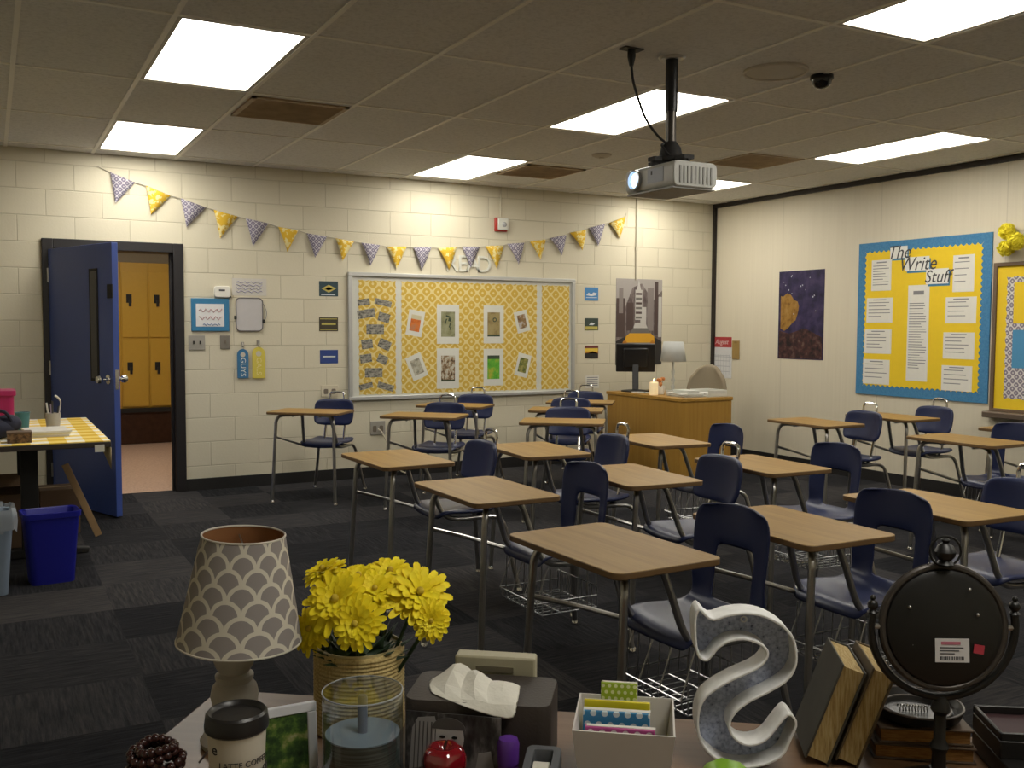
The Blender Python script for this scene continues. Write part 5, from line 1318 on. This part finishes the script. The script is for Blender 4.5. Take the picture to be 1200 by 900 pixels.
pad('plain yellow note pad behind the blue dotted pad', bu-.012, bv-.022, .094, .099, .006, mat('lemon_pad', (.72, .62, .02), .5), 0, 0)
pad('blue polka dot note pad in the white box', bu-.012, bv-.004, .094, .092, .014, m_dots('blue_dots', (.05, .24, .46), (.60, .68, .70), 62), 0, 0)
pad('pink polka dot note pad at the front of the white box', bu-.006, bv+.024, .096, .080, .012, m_dots('pink_dots', (.45, .08, .26), (.70, .58, .62), 62), 0, 0)
# big tin letter
LZ = [(685, 120), (735, 168), (800, 147), (880, 135), (960, 146), (1035, 185), (1085, 240), (1105, 320), (1098, 390), (1060, 450), (980, 505), (900, 550), (845, 600), (822, 650), (835, 700), (875, 735), (925, 742), (980, 715), (1030, 645), (1075, 595), (1112, 640), (1085, 720), (1055, 790), (985, 835), (880, 855), (785, 830), (715, 770), (684, 700), (680, 615), (700, 545), (745, 495), (830, 440), (920, 395), (965, 355), (975, 312), (940, 278), (880, 260), (820, 267), (772, 297), (745, 332), (720, 360), (690, 352), (670, 310), (662, 240), (662, 160)]
u_l, v_l = .885, .150
d_l = 1.40
LP = [((640+x/3.75-877)/806, (893-(680+y/3.75))/806*.96) for x, y in LZ]
zmin = min(p[1] for p in LP); LP = [(x, z-zmin+.001) for x, z in LP]
P3 = [(p.x, p.z) for p in smooth([(x, 0, z) for x, z in LP], 3, True)]
# the letter faces the camera
px_, _z = (0, 0), 0
t = fthing('tin_letter', 'large white rimmed tin letter with a speckled blue-grey hollow face', 'letter', u_l, v_l, FZ, .10)
cen = None
n = len(P3)
def inset(P, a):
    out = []
    for i in range(len(P)):
        p0, p1, p2 = Vector(P[i-1]), Vector(P[i]), Vector(P[(i+1) % len(P)])
        e = (p2-p0); nn = Vector((-e.y, e.x)).normalized(); out.append(tuple(p1+nn*a))
    return out
ar = sum(P3[i][0]*P3[(i+1) % n][1]-P3[(i+1) % n][0]*P3[i][1] for i in range(n))
if ar < 0: P3 = P3[::-1]
IN = inset(P3, .0022)
RIM = mat('chalk_white_tin', (.74, .74, .73), .6, var=.2, vscale=60); HOL = m_blotch('speckled_blue_grey_tin', [(.30, (.03, .035, .07)), (.36, (.26, .29, .42)), (.55, (.44, .49, .64)), (.75, (.60, .64, .74))], 170, .6, 5)
b = MB(); dF, dB = -.022, .022
vs = [(x, dF, z) for x, z in P3]+[(x, dB, z) for x, z in P3]+[(x, dF, z) for x, z in IN]+[(x, dB-.004, z) for x, z in IN]
fs = []; mi = []
for k in range(n):
    j = (k+1) % n; fs += [(k, n+k, n+j, j), (k, j, 2*n+j, 2*n+k), (2*n+k, 2*n+j, 3*n+j, 3*n+k)]
b.add(vs, fs); b.build('rim_wall', RIM, t, sharp=50)
b = MB(); b.prism(IN, dB-.006, dB); b.build('hollow_face', HOL, t)
b = MB(); b.tube([((x+IN[(k+1) % n][0])/2, dF, (z+IN[(k+1) % n][1])/2) for k, (x, z) in enumerate(P3)], .0021, 6, closed=True); b.build('rolled_edge', RIM, t)
o = MB().tube([(.0+.004*math.cos(k*PI/6), dB-.008, .004*math.sin(k*PI/6)) for k in range(12)], .0012, 6, closed=True).build('hang_hole', RIM, t)
o.location = ((640+895/3.75-877)/806, 0, (893-(680+197/3.75))/806*.96-zmin)
# lime thing
t = fthing('lime_tape_dispenser', 'lime green curved tape dispenser at the foot of the tin letter', 'tape dispenser', .860, .275)
LIME = mat('lime_plastic', (.20, .40, .02), .3)
arc = [(-.045+.0, 0), (-.044, .025), (-.032, .043), (-.012, .052), (.012, .048), (.030, .034), (.042, .014), (.045, 0), (.030, 0), (.026, .012), (.016, .026), (0, .034), (-.016, .033), (-.027, .022), (-.030, 0)]
MB().prism(arc, -.022, .022).build('body', LIME, t, bevel=.004)
MB().lathe([(.008, -.009), (.019, -.009), (.019, .009), (.008, .009)], 28, c=(-.002, 0, .0195), R=Matrix.Rotation(PI/2, 3, 'X')).build('tape_roll', mat('mauve_tape', (.26, .16, .19), .4), t)
MB().box(-.045, .045, -.022, .022, 0, .0035).build('base_plate', LIME, t)

# leaning old books
def oldbook(u, v, th, h, d, lean, lab, cov, r=0):
    q = fthing('old_book', lab, 'book', u, v, FZ, r, 'old books leaning together')
    R = Matrix.Rotation(lean, 3, 'Y'); lift = th/2*math.sin(abs(lean))
    c = (0, 0, lift)
    b = MB(); b.box(-th/2, -th/2+.003, -d/2, d/2, 0, h, R=R, c=c); b.box(th/2-.003, th/2, -d/2, d/2, 0, h, R=R, c=c); b.box(-th/2, th/2, d/2-.003, d/2, 0, h, R=R, c=c)
    b.build('cover', cov, q, bevel=.001)
    MB().box(-th/2+.003, th/2-.003, -d/2+.004, d/2-.003, .003, h-.003, R=R, c=c).build('pages', PAGES, q)
PAGES = m_blotch('aged_page_block', [(.35, (.27, .18, .065)), (.5, (.39, .28, .115)), (.65, (.46, .36, .18))], 60, .8, 4, (8, 1, .6))
oldbook(.992, .085, .036, .150, .125, .34, 'thicker old book with dark grey cover, left of the leaning pair', mat('book_grey_cover', (.055, .052, .042), .7, var=.3))
oldbook(1.034, .085, .034, .148, .125, .34, 'old book with tan pages, right of the leaning pair', mat('book_tan_cover', (.09, .062, .03), .7, var=.3))
# flat old books under the dish
for k, (z, w_, d_, th) in enumerate(((0, .145, .10, .024), (.0245, .135, .095, .024))):
    q = fthing('old_book', 'bottom old book lying flat under the round black dish' if k == 0 else 'upper old book lying flat under the round black dish', 'book', 1.152, .058, FZ+z, .05*k, 'old books lying flat')
    c_ = mat('book_brown_cover', (.07, .04, .02), .6)
    MB().box(-w_/2, w_/2, -d_/2, d_/2, 0, .003).box(-w_/2, w_/2, -d_/2, d_/2, th-.003, th).box(-w_/2, w_/2, d_/2-.003, d_/2, .003, th-.003).build('cover', c_, q, bevel=.001)
    MB().box(-w_/2+.004, w_/2-.004, -d_/2+.004, d_/2-.003, .003, th-.003).build('pages', m_blotch('orange_page_block', [(.35, (.20, .09, .02)), (.6, (.34, .17, .05))], 60, .8, 4, (1, 1, 10)), q)
t = fthing('round_dish', 'round black ridged dish on the flat old books', 'dish', 1.152, .058, FZ+.049)
DK = mat('black_lacquer', (.010, .009, .0085), .35)
MB().lathe([(0, 0), (.050, 0), (.062, .008), (.066, .020), (.064, .022), (.058, .012), (.052, .010), (.050, .014), (.046, .014), (.044, .008), (0, .007)], 40).build('dish_body', DK, t)
b = MB(); b.tube([(.065*math.cos(k*PI/20), .065*math.sin(k*PI/20), .0215) for k in range(40)], .0018, 6, closed=True); b.tube([(.048*math.cos(k*PI/20), .048*math.sin(k*PI/20), .0145) for k in range(40)], .0016, 6, closed=True); b.build('dish_rim', mat('worn_rim', (.11, .095, .085), .35), t)
t = fthing('spring_coil', 'small metal spring lying in the round black dish', 'spring', 1.146, .060, FZ+.0565)
MB().tube([(-.022+.044*k/90, .0045*math.cos(k*.7), .0055+.0045*math.sin(k*.7)) for k in range(91)], .0009, 5).build('coil', CHROME, t)
# round mirror
mu, mv = 1.148, .190
t = fthing('vanity_mirror', 'round black swivel mirror on a stand, seen from behind, with a white sticker', 'mirror', mu, mv, FZ, .12)
mz = .228
BK = mat('black_iron', (.0035, .0033, .0033), .42)
MB().lathe([(0, 0), (.055, 0), (.056, .006), (.045, .012), (.018, .018), (.012, .03), (0, .03)], 36).build('base', BK, t)
MB().lathe([(.010, .028), (.009, .05), (.013, .06), (.008, .07), (.008, .105), (.013, .112), (.011, .122), (.007, mz-.097)], 16).build('stem', BK, t)
yr = .098
b = MB(); pts = [(yr*math.cos(a), 0, mz+yr*math.sin(a)) for a in [PI*1.0-.18+i*(PI+.36)/28 for i in range(29)]]
b.tube(pts, .0055, 10); 
for s in (-1, 1):
    ex = pts[0] if s < 0 else pts[-1]
    b.sphere((ex[0], 0, ex[2]+.012), .0075, 12, 8); b.lathe([(.004, 0), (.0075, .004), (.004, .008)], 10, c=(ex[0], 0, ex[2]-.002)); b.sphere((ex[0], 0, ex[2]+.022), .004, 8, 6)
b.build('yoke', BK, t)
R = Matrix.Rotation(PI/2-.10, 3, 'X')
MB().lathe([(0, .012), (.070, .010), (.078, .006), (.080, 0), (.080, -.004), (0, -.004)], 48, c=(0, 0, mz), R=R).build('mirror_back', BK, t)
b = MB(); b.tube([Vector((0, 0, mz))+R @ Vector((.083*math.cos(k*PI/24), .083*math.sin(k*PI/24), 0)) for k in range(48)], .0055, 10, closed=True); b.build('rim_ring', mat('bronze_rim', (.05, .042, .036), .35, .4), t)
MB().lathe([(0, 0), (.076, 0), (.076, .001), (0, .001)], 40, c=R @ Vector((0, 0, -.006))+Vector((0, 0, mz)), R=R).build('mirror_glass', mat('mirror_glass', (.8, .8, .8), .02, 1), t)
b = MB()
for s in (-1, 1): b.tube([(s*.082, 0, mz), (s*yr, 0, mz)], .004, 8)
b.build('pivot', CHROME, t)
b = MB(); b.lathe([(.006, .0), (.012, .004), (.008, .009), (.013, .015), (.014, .021), (.010, .029), (.004, .033), (.006, .037), (0, .041)], 18, c=(0, 0, mz+.084)); b.tube([(.021*math.cos(k*PI/12), 0, mz+.105+.021*math.sin(k*PI/12)) for k in range(24)], .0016, 8, closed=True)
b.build('finial', BK, t)
Rs = Matrix.Rotation(-.10, 3, 'X')
s_ = MB().box(-.022, .024, -.0006, 0, -.016, .016, R=Rs, c=(.006, -.0150, mz-.028)).build('sticker', mat('sticker_white', (.55, .54, .54), .5), t)
b = MB()
for k in range(14): x = -.016+.0024*k; b.box(x, x+.0012+.0006*(k % 3 == 0), -.0010, -.0006, -.013, -.008, R=Rs, c=(.006, -.0150, mz-.028))
for k in range(3): b.box(-.016, .016-.006*k, -.0010, -.0006, .003-.004*k, .0045-.004*k, R=Rs, c=(.006, -.0150, mz-.028))
b.build('barcode', INK, s_)
MB().box(-.014, .012, -.0011, -.0006, .008, .012, R=Rs, c=(.006, -.0150, mz-.028)).build('pink_heading', mat('pink_print', (.40, .12, .17), .5), s_)
MB().box(-.007, .007, -.0008, 0, -.006, .006, R=Rs @ Matrix.Rotation(.15, 3, 'Y'), c=(.043, -.0145, mz-.026)).build('red_sticker', mat('sticker_red', (.38, .03, .05), .5), t)
b = MB()
for (x, z) in ((.042, .02), (.044, -.044), (-.045, -.022), (.03, .055), (-.05, .03)): b.sphere((x, -.0105, mz+z), .0025, 8, 6)
b.build('screw', CHROME, t)
# desk organiser at the right
t = fthing('black_organiser', 'black desk organiser with a clip tray at the right picture edge', 'organiser', 1.345, .125, FZ, .05)
W_, D_, H_ = .105, .085, .068
b = MB(); b.box(-W_, W_, -D_, D_, 0, .030); b.box(-W_, W_, -.02, D_, .030, H_-.012); b.box(-W_, W_, D_-.005, D_, H_-.012, H_); b.box(-W_, -W_+.005, -.02, D_-.005, H_-.012, H_); b.box(W_-.005, W_, -.02, D_-.005, H_-.012, H_); b.box(-W_, W_, -.02, -.015, H_-.012, H_); b.box(-W_, W_, -D_, -D_+.005, .030, .042)
b.build('case', DK, t, bevel=.002)
MB().box(-W_+.006, W_-.006, -.014, D_-.006, H_-.0125, H_-.0115).build('tray_liner', mat('maroon_liner', (.03, .008, .010), .7), t)
for k, (x, y, a) in enumerate(((-.035, .01, .4), (-.015, .0, 1.2), (.005, .012, 2.0))):
    q = fthing('paper_clip', ('copper wire clip standing up in the organiser tray', 'silver wire clip lying in the organiser tray', 'silver wire clip at the right of the organiser tray')[k], 'paper clip', 1.345+x, .125-.035-y, FZ+H_-.010, a, 'paper clips in the organiser tray')
    pts = [(0, 0, 0), (.0, 0, .018), (.004, 0, .022), (.008, 0, .018), (.008, 0, .002), (.005, 0, -.0002), (.003, 0, .002), (.003, 0, .014)]
    if k: pts = [(p[2], p[0], .001) for p in pts]
    MB().tube(smooth(pts, 3), .0009, 6).build('wire', mat('copper_wire', (.45, .25, .16), .3, .9) if k == 0 else WIRE, q)
t = fthing('silver_pen', 'silver pen lying along the front of the black organiser', 'pen', 1.345, .125+.055, FZ+.0345, .05)
MB().tube([(-.06, 0, 0), (.05, 0, 0)], .0042, 10).build('barrel', SHINY, t)
MB().tube([(.05, 0, 0), (.068, 0, 0)], [.0042, .001], 10).build('tip', BLACK, t)
